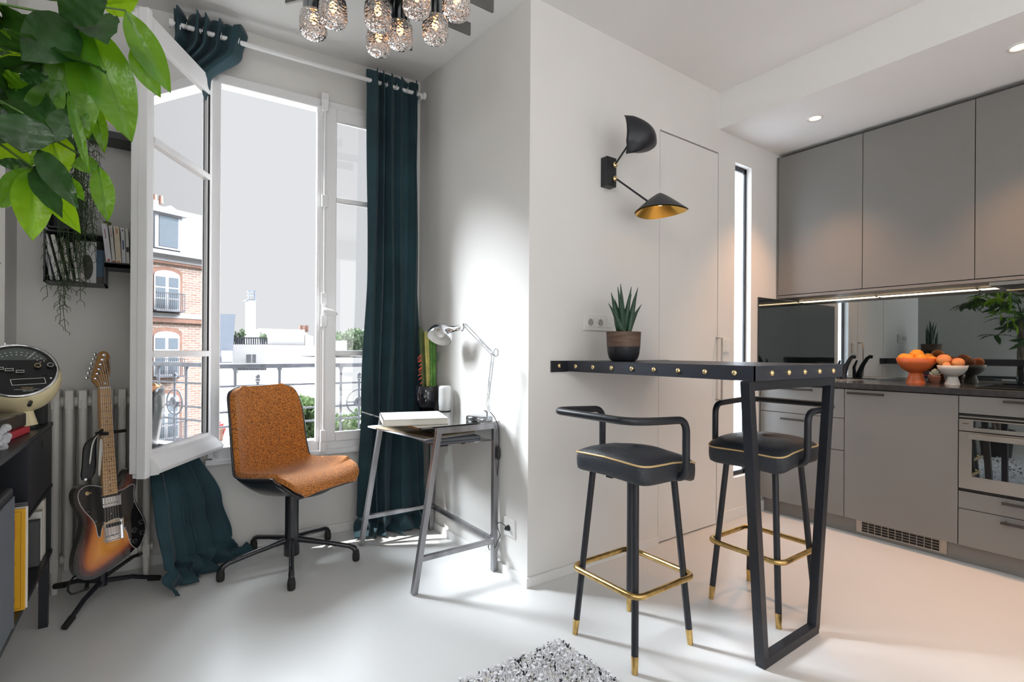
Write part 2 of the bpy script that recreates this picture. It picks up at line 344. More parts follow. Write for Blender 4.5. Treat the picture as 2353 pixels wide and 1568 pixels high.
# glazing beads and weather bar
for a in ((sw0, sw0+.012, bz, tz), (SL-sw1-.012, SL-sw1, bz, tz)): m.box(a[0], a[1], -.03, -.006, a[2], a[3])
m.add([(x, y, z) for x in (.0, SL-.03) for y, z in ((0, z0+.005), (.045, z0+.012), (.05, z0+.03), (.02, z0+.075), (0, z0+.09))],
      [(0, 1, 2, 3, 4)[::-1], (5, 6, 7, 8, 9), (0, 5, 6, 1), (1, 6, 7, 2), (2, 7, 8, 3), (3, 8, 9, 4), (4, 9, 5, 0)])
os_ = m.obj('open_sash', M_win, t, bevel=.003)
m = MB(TS)
for z in (1.078, 2.0): m.box(sw0, SL-sw1, -.03, .006, z-.015, z+.015)
m.obj('muntin', M_win, os_, bevel=.004)
m = MB(TS); m.box(sw0, SL-sw1, -.018, -.014, bz, tz); o = m.obj('pane', M_glr, os_); o['label'] = 'pane mirroring the brick building outside'
for z in (.75, 1.55, 2.35):
    m = MB(TS); m.cyl((0, .008, z-.04), (0, .008, z+.04), .008, n=10); m.obj('hinge', M_win, os_)
# pane seam gasket dark line at hinge side
m = MB(TS); m.box(sw0-.001, sw0+.004, -.016, .001, bz, tz); m.obj('gasket', M_rubber, os_)
# ================================================================== BALCONY RAIL + OUTSIDE
t = thing('balcony_railing', 'wrought iron balcony railing with wheel ornament outside the window', 'railing', (.9, 3.5, .4))
YR = 3.5; M_iron = mat('weathered_iron', (.055, .058, .07), .55, var=.3, nscale=20)
m = MB(); m.box(-.2, 3.4, YR-.022, YR+.022, .985, 1.012); m.obj('handrail', M_iron, t, bevel=.004)
for x in (-.15, 1.9):
    m = MB(); m.bar((x, YR, .45), (x, WY(x)+.036, .45), .012, .012); m.obj('wall_bracket', M_iron, t)
for z in (.876, .72, .632, .45):
    m = MB(); m.box(-.2, 3.4, YR-.006, YR+.006, z-.006, z+.006); m.obj('rail', M_iron, t)
for x in (.13, .413, .664, 1.052, 1.36, 1.8, 2.2, 2.6, 3.0, 3.4):
    m = MB(); m.cyl((x, YR, .40), (x, YR, .99), .008, n=8); m.cyl((x, YR, .965), (x, YR, .985), .008, .016, 8); m.obj('baluster', M_iron, t)
for x in (.538, 1.178):
    m = MB(); m.cyl((x, YR, .45), (x, YR, .90), .007, n=8); m.sph((x, YR, .932), .013, 8); m.cyl((x, YR, .905), (x, YR, .918), .014, n=10); m.cyl((x, YR, .895), (x, YR, .9), .011, n=10); m.obj('finial', M_iron, t)
for x in (1.178,):
    m = MB(); m.tube([(x+.085*math.cos(a), YR, .742+.085*math.sin(a)) for a in [i*math.pi/16 for i in range(32)]], .005, 6, True)
    m.cyl((x, YR-.012, .742), (x, YR+.012, .742), .036, n=24); m.sph((x, YR-.012, .742), .018, 8, (1, .4, 1)); m.box(x-.085, x+.085, YR-.004, YR+.004, .738, .746); m.obj('wheel_ornament', M_iron, t)
M_street = mat('pale_ground', (.30, .295, .28), .9)
m = MB(); m.box(-70, 90, 3.6, 120, -9.1, -9.0); m.obj('courtyard_ground', M_street)['kind'] = 'structure'; tag(bpy.data.objects['courtyard_ground'], 'pale ground of the courtyard far below the window', 'ground')
M_pal = mat('pale_render', (.84, .84, .85), .9, var=.02, nscale=1); M_zinc = mat('zinc_roof', (.30, .35, .44), .6, var=.05, nscale=1)
M_zinc2 = mat('pale_zinc', (.66, .69, .73), .6, var=.05, nscale=1); M_dwin = mat('window_dark', (.14, .15, .17), .2)
M_farleaf = leaf_mat('far_foliage', (.15, .21, .13), (.14, .20, .10), .25); M_nearleaf = leaf_mat('hedge_foliage', (.13, .19, .09), (.14, .20, .09), .25)
def PB(m, px0, px1, py0, py1, Y, dep):      # a block whose front spans the pixel rectangle at depth Y
    a = fY(px0, py0, Y); b = fY(px1, py1, Y); m.box(min(a.x, b.x), max(a.x, b.x), Y, Y+dep, min(a.z, b.z), max(a.z, b.z)); return m
t = thing('mansard_building', 'building with steep blue-grey zinc roof left in the open window', 'building', (2.5, 22, -9))
m = MB(); PB(m, 470, 532, 835, 1500, 22, 6); m.obj('facade', M_pal, t)
m = MB(); a = fY(455, 722, 23); b = fY(541, 722, 23); c = fY(533, 838, 22); d0 = fY(455, 838, 22)
m.add([a, b, c, d0, a+Vector((0, 5, 0)), b+Vector((0, 5, 0)), c+Vector((0, 6, 0)), d0+Vector((0, 6, 0))], [(0, 1, 2, 3), (4, 7, 6, 5), (0, 4, 5, 1), (1, 5, 6, 2), (2, 6, 7, 3), (3, 7, 4, 0)]); m.obj('roof', M_zinc, t)
m = MB()
for px in (478, 510): PB(m, px, px+24, 806, 832, 21.9, .3)
m.obj('roof_window', M_pal, t)
t = thing('white_building', 'white building with planted balconies seen through the open window', 'building', (6, 25, -9))
m = MB(); PB(m, 528, 735, 792, 1500, 25, 2.2); m.obj('facade', M_pal, t)
m = MB(); PB(m, 600, 700, 755, 796, 25.2, 1.6); m.obj('attic_wall', M_pal, t)
m = MB(); PB(m, 534, 614, 790, 796, 24.2, 1.2); m.obj('balcony_slab', M_pal, t)
m = MB(); PB(m, 548, 612, 851, 857, 24.2, 1.2); m.obj('balcony_slab', M_pal, t)
m = MB()
for y0, y1, xa, xb in ((777, 792, 536, 613), (845, 851, 548, 610)):
    for k in range(16):
        px = xa+(xb-xa)*k/15; a = fY(px, y0, 24.15); b = fY(px, y1, 24.15); m.cyl(a, b, .03, n=5)
    m.bar(fY(xa, y0, 24.15), fY(xb, y0, 24.15), .06, .06)
m.obj('balcony_railing', M_iron, t)
m = MB(); PB(m, 566, 577, 815, 834, 24.98, .1); PB(m, 580, 588, 815, 834, 24.98, .1); m.obj('window', M_dwin, t)
t2 = thing('tall_chimney', 'tall pale chimney stack with a metal cage top beyond the balcony', 'chimney', (7, 30, -9))
m = MB(); PB(m, 572, 584, 690, 1300, 30, 1.2); m.obj('stack', M_zinc2, t2)
m = MB(); PB(m, 566, 591, 688, 690, 30, 1.2)
for px in (571, 585): PB(m, px, px+1.5, 669, 688, 30, .2)
PB(m, 570, 588, 668, 670, 30, .6); PB(m, 570, 588, 677, 678.5, 30, .6); m.obj('cage', M_zinc, t2)
t2 = thing('blue_gable_building', 'pale block with blue-grey gable side and clay chimney pots', 'building', (9, 28, -9))
m = MB(); PB(m, 640, 698, 768, 1300, 28, 1.6); m.obj('facade', M_pal, t2)
m = MB(); a = fY(698, 764, 28); b = fY(720, 774, 28); c = fY(720, 840, 28); d0 = fY(698, 840, 28); e = Vector((0, 5, 0)); m.add([a, b, c, d0, a+e, b+e, c+e, d0+e], [(0, 1, 2, 3), (4, 7, 6, 5), (0, 4, 5, 1), (1, 5, 6, 2), (2, 6, 7, 3), (3, 7, 4, 0)]); m.obj('gable', M_zinc2, t2)
M_clay = mat('clay_pot', (.30, .17, .13), .8)
for px in (690, 695, 701, 706):
    m = MB(); a = fY(px, 763, 28.5); b = fY(px, 748, 28.5); m.cyl(a, b, .055, n=8); m.obj('chimney_pot', M_clay, t2)
t2 = thing('low_roof_building', 'low white roofed house seen through the closed sash', 'building', (10, 18, -9))
m = MB(); PB(m, 745, 900, 822, 1500, 16, 4); m.obj('facade', M_pal, t2)
m = MB(); PB(m, 740, 900, 805, 811, 15.5, 5); PB(m, 740, 900, 811, 817, 15.6, 4); m.obj('roof', M_zinc2, t2)
m = MB(); PB(m, 789, 797, 783, 806, 16, 1); m.obj('chimney', M_pal, t2)
def clump(m, ctr, rad, n, size, rnd):
    for _ in range(n):
        while True:
            p = Vector((rnd.uniform(-1, 1), rnd.uniform(-1, 1), rnd.uniform(-1, 1)))
            if p.length < 1: break
        p = Vector((p.x*rad[0], p.y*rad[1], p.z*rad[2]))+Vector(ctr); q = Euler((rnd.uniform(0, 6), rnd.uniform(0, 6), rnd.uniform(0, 6))).to_matrix()
        s = size*rnd.uniform(.6, 1.3); m.add([p+q @ Vector(v) for v in ((-s, 0, 0), (0, -s*.45, 0), (s, 0, 0), (0, s*.45, 0))], [(0, 1, 2, 3)])
rn = random.Random(3)
t2 = thing('distant_tree', 'round green tree top beyond the low roof', 'tree', (18, 30, -9))
m = MB()
for px, py, rp in ((785, 785, 22), (815, 778, 24), (845, 782, 26), (770, 795, 14), (870, 785, 26)):
    c = fY(px, py+8, 30); s = rp/1164*36; clump(m, c, (s, 1.2, s*1.15), 700, .14, rn)
m.obj('foliage', M_farleaf, t2); m = MB(); c = fY(815, 800, 30); m.cyl((c.x, 30, -9), (c.x, 30, c.z-.5), .35, .2); m.obj('trunk', M_card, t2)
hedge_lab = ['leafy green hedge below the balcony beside the orange chair back', 'leafy green hedge below the wheel ornament of the railing', 'small bright shrub with leaves below the left railing end']
for k, (cl) in enumerate((((690, 960, 45), (675, 1000, 45), (712, 1010, 45), (660, 930, 25), (700, 925, 18)), ((790, 975, 30), (830, 968, 34), (765, 985, 25), (870, 965, 30)))):
    m = MB(); c0 = None
    for px, py, rp in cl:
        c = fY(px, py+10, 8+3*k); s = rp/1164*(9.5+3.4*k); c0 = c0 or c; clump(m, c, (s, .7, s*.9), 600, .085, rn)
    t2 = thing('hedge', hedge_lab[k], 'hedge', (c0.x, 8+3*k, -9), 'hedges in the courtyard'); m.obj('foliage', M_nearleaf, t2)
    m = MB(); m.cyl((c0.x, 8+3*k, -9), (c0.x, 8+3*k, c0.z), .12, .06); m.obj('stem', M_card, t2)
for k, (px, py) in enumerate(((545, 778), (556, 772), (604, 778))):
    t2 = thing('balcony_plant', ['small potted shrub at the left end of the far balcony', 'taller potted shrub beside the left one on the far balcony', 'potted shrub at the right end of the far balcony'][k], 'plant', fY(px, 792, 24.7), 'pots on the far balcony')
    m = MB(); c = fY(px, py, 24.7); clump(m, c, (.16, .16, .3), 160, .06, rn); m.obj('foliage', M_farleaf, t2)
    m = MB(); c = fY(px, 792, 24.7); m.cyl(c, c+Vector((0, 0, .25)), .09, .12); m.obj('pot', M_dwin, t2)
t2 = thing('flower_pot', 'red flowers in a pot low behind the open sash', 'flower', fY(497, 1010, 7))
m = MB(); clump(m, fY(497, 985, 7), (.1, .1, .1), 90, .03, rn); m.obj('flowers', mat('red_flower', (.7, .08, .1), .6), t2)
m = MB(); c = fY(497, 1012, 7); m.cyl(c, c+Vector((0, 0, .14)), .07, .09); m.obj('pot', M_clay, t2)
m = MB(); c = fY(497, 1013, 7); m.box(c.x-.5, c.x+.2, 6.8, 7.3, -9, c.z); tag(m.obj('garden_wall', M_pal), 'pale garden wall carrying the red flower pot', 'wall')
# brick building: laid out as seen in the pane, then mirrored across the sash plane to its real place down the street
P0 = TS @ Vector((0, -.016, 0)); N = ny.normalized()
MR = Matrix.Identity(4)
for i in range(3):
    for j in range(3): MR[i][j] -= 2*N[i]*N[j]
    MR[i][3] = 2*N[i]*P0.dot(N)
dep = 25.0; A0 = fD(420, 807, dep); ang = math.atan((1830-1176.5)/F); dv = FW*math.cos(ang)+RT*math.sin(ang); nv = Vector((dv.y, -dv.x, 0))
if nv.dot(A0-O) > 0: nv = -nv
TBk = MR @ axes((A0.x, A0.y, 0), dv, -nv, (0, 0, 1))        # x along facade, y into building, z up
def zz(py): return EYE-(py-808.0)/F*dep
M_brick = bpy.data.materials.new('brickwork'); M_brick.use_nodes = True; nt = M_brick.node_tree; b = nt.nodes['Principled BSDF']; b.inputs['Roughness'].default_value = .9
tc = nt.nodes.new('ShaderNodeTexCoord'); sx = nt.nodes.new('ShaderNodeSeparateXYZ'); cb = nt.nodes.new('ShaderNodeCombineXYZ'); ln = nt.nodes.new('ShaderNodeVectorMath'); ln.operation = 'DOT_PRODUCT'
wd = (TBk.to_3x3() @ Vector((1, 0, 0))); ln.inputs[1].default_value = wd
nt.links.new(tc.outputs['Object'], ln.inputs[0]); nt.links.new(tc.outputs['Object'], sx.inputs[0]); nt.links.new(ln.outputs['Value'], cb.inputs[0]); nt.links.new(sx.outputs['Z'], cb.inputs[1])
bt = nt.nodes.new('ShaderNodeTexBrick'); bt.inputs['Scale'].default_value = 1; bt.inputs['Brick Width'].default_value = .34; bt.inputs['Row Height'].default_value = .115; bt.inputs['Mortar Size'].default_value = .018
bt.inputs['Color1'].default_value = (.17, .098, .072, 1); bt.inputs['Color2'].default_value = (.23, .155, .12, 1); bt.inputs['Mortar'].default_value = (.27, .25, .235, 1)
nt.links.new(cb.outputs[0], bt.inputs['Vector']); nt.links.new(bt.outputs['Color'], b.inputs['Base Color'])
M_bred = mat('red_brick_arch', (.16, .085, .062), .9, var=.15, nscale=3); M_pw = mat('facade_window_white', (.27, .275, .29), .5); M_pg = mat('facade_glass', (.10, .12, .14), .15); M_slate = mat('facade_slate', (.17, .185, .21), .6)
M_stone = mat('pale_stone', (.24, .24, .245), .8)
t = thing('brick_building', 'red brick apartment building with mansard roof mirrored in the open sash', 'building', TBk @ Vector((0, 0, -9)))
zcor = zz(598); zrid = zz(478)
m = MB(TBk); m.box(-6, 7, 0, 8, -9, zcor); m.obj('facade', M_brick, t)
m = MB(TBk); m.add([(x, y, z) for x in (-6, 7) for y, z in ((-.1, zcor+.15), (1.1, zrid), (7, zrid), (8, zcor+.15))], [(0, 1, 2, 3), (7, 6, 5, 4), (0, 4, 5, 1), (1, 5, 6, 2), (2, 6, 7, 3)]); m.obj('roof', M_slate, t)
m = MB(TBk); m.box(-6, 7, -.35, 0, zcor, zcor+.18); m.box(-6, 7, -.12, 0, zcor-.30, zcor); m.obj('cornice', M_stone, t)
m = MB(TBk); m.box(-6, 7, -.15, 0, zz(738), zz(728)); m.obj('string_course', M_stone, t)
m = MB(TBk); m.box(-6, 7, -.13, 0, zz(748), zz(738)); m.box(-6, 7, -.1, 0, zcor-.42, zcor-.30); m.obj('brick_band', M_bred, t)
def fwin(xc, z0, z1, w=1.15, arch=True):
    f = MB(TBk)
    prof = [(xc-w/2, z0), (xc+w/2, z0), (xc+w/2, z1-.25)]+([(xc+w/2*math.cos(a), z1-.25+.25*math.sin(a)) for a in [i*math.pi/8 for i in range(1, 8)]] if arch else [(xc+w/2, z1), (xc-w/2, z1)])+[(xc-w/2, z1-.25)]
    MX = Matrix(((1, 0, 0, 0), (0, 0, 1, 0), (0, 1, 0, 0), (0, 0, 0, 1)))
    big = [(xc+(x-xc)*1.22, z0+(z-z0)*1.09) for x, z in prof]
    f.prism(big, -.02, .02, MX); s_ = f.obj('window_surround', M_bred, t)
    f = MB(TBk); f.prism(prof, -.05, -.02, MX); wn = f.obj('window', M_pw, t)
    for sx_ in (-1, 1):
        f = MB(TBk)
        for k in range(3):
            zz0 = z0+.1+(z1-z0-.35)*k/3; f.box(xc+sx_*w/4-w*.18, xc+sx_*w/4+w*.18, -.06, -.04, zz0, zz0+(z1-z0-.35)/3-.08)
        f.obj('pane', M_pg, wn)
    f = MB(TBk)
    for k in range(15): x = xc-w*.55+w*1.1*k/14; f.box(x-.012, x+.012, -.38, -.36, z0, z0+.8)
    f.box(xc-w*.55, xc+w*.55, -.4, -.34, z0+.8, z0+.85); f.box(xc-w*.55, xc+w*.55, -.4, -.0, z0-.06, z0); f.obj('window_guard', M_iron, t)
for xc in (-3.6, -.75, 2.6):
    fwin(xc, zz(722), zz(632)); fwin(xc, zz(868), zz(768)); fwin(xc, zz(1010), zz(908))
    m = MB(TBk); m.box(xc-.6, xc+.6, -.15, 1.2, zz(585), zz(505)); m.add([(xc-.8, -.3, zz(507)), (xc+.8, -.3, zz(507)), (xc, -.3, zz(488)), (xc-.8, 1.4, zz(507)), (xc+.8, 1.4, zz(507)), (xc, 1.4, zz(488))], [(0, 1, 2), (3, 5, 4), (0, 3, 4, 1), (1, 4, 5, 2), (2, 5, 3, 0)]); dm = m.obj('dormer', M_pw, t)
    m = MB(TBk); m.box(xc-.42, xc+.42, -.17, -.14, zz(580), zz(512)); m.obj('pane', M_pg, dm)
m = MB(TBk); m.box(-2.2, -.4, 1.5, 2.6, zrid, zrid+.35); m.obj('chimney', M_stone, t)
for k in range(4): m = MB(TBk); m.cyl((-.9+k*.28, 2, zrid+.35), (-.9+k*.28, 2, zrid+.75), .11, .09, 8); m.obj('chimney_pot', M_clay, t)
m = MB(TBk); m.cyl((-1.35, 2, zrid+.35), (-1.35, 2, zrid+1.5), .10, n=8); m.cyl((-1.35, 2, zrid+1.5), (-1.35, 2, zrid+1.6), .22, n=8); m.obj('flue_pipe', M_iron, t)
# ================================================================== CURTAINS
ZR = 2.715
def TWp(x, off, z): return Vector((x, WY(x)-off, z))
t = thing('curtain_rod', 'white metal curtain rod across the top of the window', 'curtain rod', TWp(.64, .13, ZR))
m = MB(); m.cyl(TWp(.075, .13, ZR), TWp(1.395, .13, ZR), .0125); m.obj('pole', M_win, t)
for x in (.06, 1.385):
    m = MB(); m.cyl(TWp(x, .13, ZR), TWp(x+.02, .13, ZR), .022); m.obj('end_cap', M_win, t)
for x in (.10, 1.372):
    m = MB(); m.box(x-.008, x+.008, WY(x)-.15, WY(x), ZR-.03, ZR-.008); m.obj('bracket', M_win, t)
def curtain(name, label, secs, nf, amp, nu=130, seed=1, rings=(), phase=0.):
    r_ = random.Random(seed); G = []
    zs = []
    for i in range(len(secs)-1):
        k = 14 if i else 6
        zs += [(i, j/k) for j in range(k)]
    zs.append((len(secs)-2, 1.0))
    ph = [r_.uniform(-.35, .35) for _ in range(nf+3)]
    for i, f in zs:
        a, b = secs[i], secs[i+1]; sm = f*f*(3-2*f)
        L = a[0].lerp(b[0], sm); Rr = a[1].lerp(b[1], sm); am = a[2]+(b[2]-a[2])*sm; z = a[3]+(b[3]-a[3])*f
        dirv = (Rr-L); dirv.z = 0; d = dirv.normalized(); nn = Vector((d.y, -d.x, 0)); row = []
        for k in range(nu+1):
            u = k/nu; uw = u+.055*math.sin(u*8+seed)+.025*math.sin(u*19+seed*2); w_ = uw*nf+.18*math.sin(z*2.1+u*9+seed)*(1-min(1, max(0, (z-1.5)))); q = math.sin(w_*2*math.pi+phase)
            q2 = math.copysign(abs(q)**1.0, q)
            p = L.lerp(Rr, u)+nn*am*q2*(1+.3*math.sin(u*7+seed+z))+d*am*.22*math.sin(w_*4*math.pi)
            p.z = z+(.012*math.cos(w_*4*math.pi+1) if i == 0 and f == 0 else 0)
            if z < .12: p += nn*.02*math.sin(u*23+z*60)+d*.01*math.cos(u*31+z*50)
            row.append(p)
        G.append(row)
    t = thing(name, label, 'curtain', ((secs[-1][0]+secs[-1][1])/2).to_2d().to_3d(), 'teal velvet curtains at the window')
    m = MB(); m.grid(G); m.obj('fabric', M_velvet, t, solid=.004)
    return t
V3 = lambda x, y: Vector((x, y, 0))
tR = curtain('curtain', 'teal velvet curtain hanging at the right end of the rod behind the desk',
    [(TWp(1.045, .13, 0), TWp(1.365, .13, 0), .035, 2.775), (TWp(1.05, .13, 0), TWp(1.36, .13, 0), .038, 2.66), (V3(1.035, 2.955), V3(1.365, 2.93), .034, 1.6),
     (V3(1.02, 2.955), V3(1.37, 2.93), .030, .75), (V3(.99, 2.945), V3(1.385, 2.92), .035, .30), (V3(.985, 2.93), V3(1.39, 2.90), .045, .08), (V3(.96, 2.90), V3(1.38, 2.88), .05, .012)], 5, .035, seed=4)
tL = curtain('curtain', 'teal velvet curtain swept behind the open sash with its hem on the floor',
    [(TWp(.078, .13, 0), TWp(.395, .13, 0), .048, 2.785), (TWp(.085, .13, 0), TWp(.37, .13, 0), .045, 2.66), (TWp(.03, .09, 0), TWp(.235, .08, 0), .026, 2.50), (TWp(.0, .10, 0), TWp(.13, .06, 0), .022, 2.1),
     (V3(.0, 3.05), V3(.13, 3.08), .022, 1.2), (V3(.0, 2.97), V3(.17, 3.09), .022, .64), (V3(.02, 2.76), V3(.29, 3.07), .034, .32), (V3(.035, 2.72), V3(.33, 3.06), .038, .14), (V3(.05, 2.69), V3(.36, 3.04), .038, .012)], 5, .04, seed=9)
for tt, xs in ((tR, (1.08, 1.15, 1.21, 1.28, 1.34)), (tL, (.13, .2, .28, .36))):
    for x in xs:
        m = MB(); c = TWp(x, .13, ZR); m.tube([c+Vector((.004*math.sin(a), .022*math.cos(a), .022*math.sin(a))) for a in [i*math.pi/10 for i in range(20)]], .004, 6, True)
        m.obj('eyelet', M_chrome, tt)
# hem tail lying on the floor
m = MB(); pts = [V3(.30, 3.0)+Vector((0, 0, .03)), V3(.36, 3.0)+Vector((0, 0, .035)), V3(.40, 3.02)+Vector((0, 0, .03)), V3(.43, 3.03)+Vector((0, 0, .045))]
m.tube(pts, [.02, .028, .024, .03], 12); m.obj('hem_tail', M_velvet, tL)
# ================================================================== RADIATOR
t = thing('radiator', 'white cast iron column radiator behind the guitar', 'radiator', (-.18, 3.05, 0))
x = -.352; k = 0
while x < .02:
    m = MB(); yb_ = WY(x)-.05
    for y in (yb_-.10, yb_-.02):
        m.tube([(x, y, .10), (x, y, .14), (x, y, .80), (x, y, .86), (x, y+.01, .905)], [.012, .0155, .0155, .018, .013], 10)
    m.bar((x, yb_-.115, .868), (x, yb_+.0, .868), .03, .085); m.bar((x, yb_-.115, .13), (x, yb_+.0, .13), .03, .06)
    m.cyl((x-.024, yb_-.06, .855), (x+.026, yb_-.06, .855), .024); m.cyl((x-.024, yb_-.06, .135), (x+.026, yb_-.06, .135), .022)
    if k in (0, 7):
        m.tube([(x, yb_-.10, .13), (x, yb_-.10, .0)], [.017, .012], 10); m.tube([(x, yb_-.01, .13), (x, yb_-.01, .0)], [.017, .012], 10)
    m.obj('radiator_section', M_rad, t, bevel=.004); x += .0475; k += 1
# ================================================================== WALL SHELVES
M_bshelf = mat('dark_grey_box_metal', (.035, .036, .042), .45, var=.1)
def boxshelf(x0, x1, z0, z1, dep, label, th=.006, back=True):
    t = thing('box_shelf', label, 'shelf', TWp((x0+x1)/2, dep/2, z0), 'dark metal box shelves on the window wall')
    m = MB(); y0, y1 = WY((x0+x1)/2)-dep, WY((x0+x1)/2)-.002
    m.box(x0, x1, y0, y1, z0, z0+th); m.box(x0, x1, y0, y1, z1-th, z1); m.box(x0, x0+th, y0, y1, z0, z1); m.box(x1-th, x1, y0, y1, z0, z1)
    m.obj('casing', M_bshelf, t)
    if back: m = MB(); m.box(x0+th, x1-th, y1-.006, y1, z0+th, z1-th); m.obj('back_panel', M_bshelf, t)
    return t
boxshelf(-.392, -.178, 1.395, 1.625, .17, 'dark metal box shelf holding leaning magazines, half hidden by hanging plant')
boxshelf(-.385, -.275, 1.64, 1.83, .15, 'small dark box shelf standing directly above the magazine shelf')
m = MB(); y_ = WY(0); m.box(-.182, .16, y_-.17, y_-.002, 1.478, 1.496); m.box(-.182, .16, y_-.17, y_-.164, 1.478, 1.502); tag(m.obj('wall_shelf', M_bshelf), 'thin dark metal wall board under the row of paperbacks', 'shelf')
m = MB(); m.box(-.25, -.07, y_-.15, y_-.002, 2.085, 2.115); tag(m.obj('wall_shelf', M_bshelf), 'short dark shelf board high up behind the big leaves', 'shelf')
boxshelf(-.068, .13, 1.83, 2.225, .15, 'upright dark box shelf partly hidden by the open sash frame')
def book(x, w, h, col, label, name='paperback_book', tilt=0, y0=None, dz=1.498, dep=.12, mark=None, grp='books on the wall board'):
    y0 = WY(x)-.165 if y0 is None else y0
    T = Matrix.Translation((x, y0, dz)) @ Matrix.Rotation(tilt, 4, 'Y')
    t = thing(name, label, 'book', T @ Vector((w/2, dep/2, 0)), grp)
    m = MB(T); m.box(0, w, 0, dep, 0, h); m.obj('cover', mat('cover', col, .5), t, bevel=.001)
    m = MB(T); m.box(.0012, w-.0012, .002, dep+.0005, .0015, h+.0006); m.obj('page_block', M_paper, t)
    if mark:
        for (z0, z1, xa, xb, c) in mark:
            m = MB(T); m.box(w*xa, w*xb, -.0006, 0, h*z0, h*z1); m.obj('spine_print', mat('ink', c, .5), t)
    return t
bx = -.176; TB = R(-4)
red = (.45, .03, .04); blk = (.03, .03, .03)
for w_, h_, col, lab, tl, mk in (
    (.021, .182, (.74, .72, .76), 'white paperback leaning at the left end of the wall board', -6, [(.62, .86, .35, .6, (.4, .25, .35)), (.04, .1, .3, .7, red)]),
    (.012, .175, (.66, .63, .60), 'thin grey white paperback second from the left on the wall board', -4.5, [(.7, .92, .35, .65, (.45, .3, .3)), (.03, .07, .2, .8, red)]),
    (.021, .174, (.78, .68, .52), 'cream paperback third from the left on the wall board', -3.5, [(.80, .95, .3, .7, (.6, .3, .2)), (.04, .08, .25, .75, (.7, .25, .15))]),
    (.015, .172, (.76, .76, .80), 'white paperback with blue lettering right of the cream one', -2.5, [(.4, .65, .3, .7, (.1, .12, .3)), (.9, .93, .3, .7, blk)]),
    (.012, .170, (.78, .77, .72), 'thin white paperback with a black spine label', -2, [(.34, .48, .1, .9, blk)]),
    (.023, .205, (.035, .035, .045), 'tall black book with gold patterned spine', 0, [(.34+.08*i, .38+.08*i, .15+.1*(i % 2), .75+.1*(i % 2), (.5, .38, .2)) for i in range(8)]+[(.05, .09, .4, .6, (.7, .7, .7))]),
    (.022, .198, (.42, .30, .10), 'ochre brown book between black and red spines', 0, [(.45, .9, .3, .45, (.2, .12, .03)), (.2, .25, .2, .8, (.7, .08, .05)), (.08, .12, .25, .8, (.8, .75, .7))]),
    (.025, .212, (.42, .035, .05), 'dark red book at the right end beside the sash frame', 0, None)):
    book(bx, w_, h_, col, lab, tilt=R(tl), mark=mk); bx += w_+.0015
m = MB(); m.tube([(-.066, WY(0)-.17, 1.50), (-.066, WY(0)-.173, 1.475), (-.072, WY(0)-.174, 1.45), (-.083, WY(0)-.174, 1.437)], .0015, 6); tag(m.obj('bookmark_ribbon', M_dark), 'dark bookmark ribbon dangling under the wall board', 'ribbon')
t = thing('succulent_plant', 'tiny green succulent sitting on top of the leaning white paperback', 'plant', (-.178, WY(0)-.1, 1.682))
m = MB(); clump(m, (-.176, WY(0)-.11, 1.69), (.016, .016, .008), 50, .008, rn); m.obj('leaves', leaf_mat('succ', (.25, .3, .08), (.3, .3, .1)), t)
mx = -.372
for w_, h_, tl, col, lab in ((.010, .135, -9, (.55, .55, .6), 'thin dark spined magazine at the far left of the box shelf'), (.013, .205, -12, (.78, .78, .78), 'white magazine leaning left in the box shelf'), (.014, .205, -12, (.74, .73, .70), 'second white magazine leaning in the box shelf'),
                        (.012, .195, -10, (.70, .68, .62), 'cream magazine leaning mid way in the box shelf'), (.010, .175, -8, (.80, .80, .78), 'thin bright white booklet mid way in the box shelf'), (.012, .19, -7, (.6, .55, .52), 'beige booklet before the cover facing out')):
    book(mx, w_, h_, col, lab, 'magazine', R(tl), WY(-.3)-.155, 1.403+.002, .12, None, 'magazines in the box shelf'); mx += w_+.010
for i, (x0, x1, h_, col, lab) in enumerate(((-.290, -.215, .195, (.72, .72, .74), 'white illustrated magazine facing out in the box shelf'), (-.232, -.186, .165, (.05, .12, .22), 'dark blue magazine facing out at the right of box shelf'))):
    t = thing('magazine', lab, 'book', (x0, WY(-.25)-.11+.02*i, 1.402), 'magazines in the box shelf'); yy = WY(-.25)-.12+.03*i
    m = MB(); m.box(x0, x1, yy, yy+.006, 1.402, 1.402+h_); m.obj('cover', mat('magcover', col, .4), t)
    m = MB()
    if i == 0:
        m.prism([(x0+.042+.022*math.cos(a), 1.402+.075+.058*math.sin(a)) for a in [k*math.pi/12 for k in range(24)]], 0, .001, Matrix(((1, 0, 0, 0), (0, 0, -1, yy), (0, 1, 0, 0), (0, 0, 0, 1)))); m.obj('cover_picture', mat('pic', (.04, .035, .03), .4, var=.6, nscale=60), t)
    else:
        m.box(x0+.004, x1-.004, yy-.001, yy, 1.405, 1.44); m.obj('cover_picture', mat('pic', (.06, .04, .035), .4, var=.5), t)
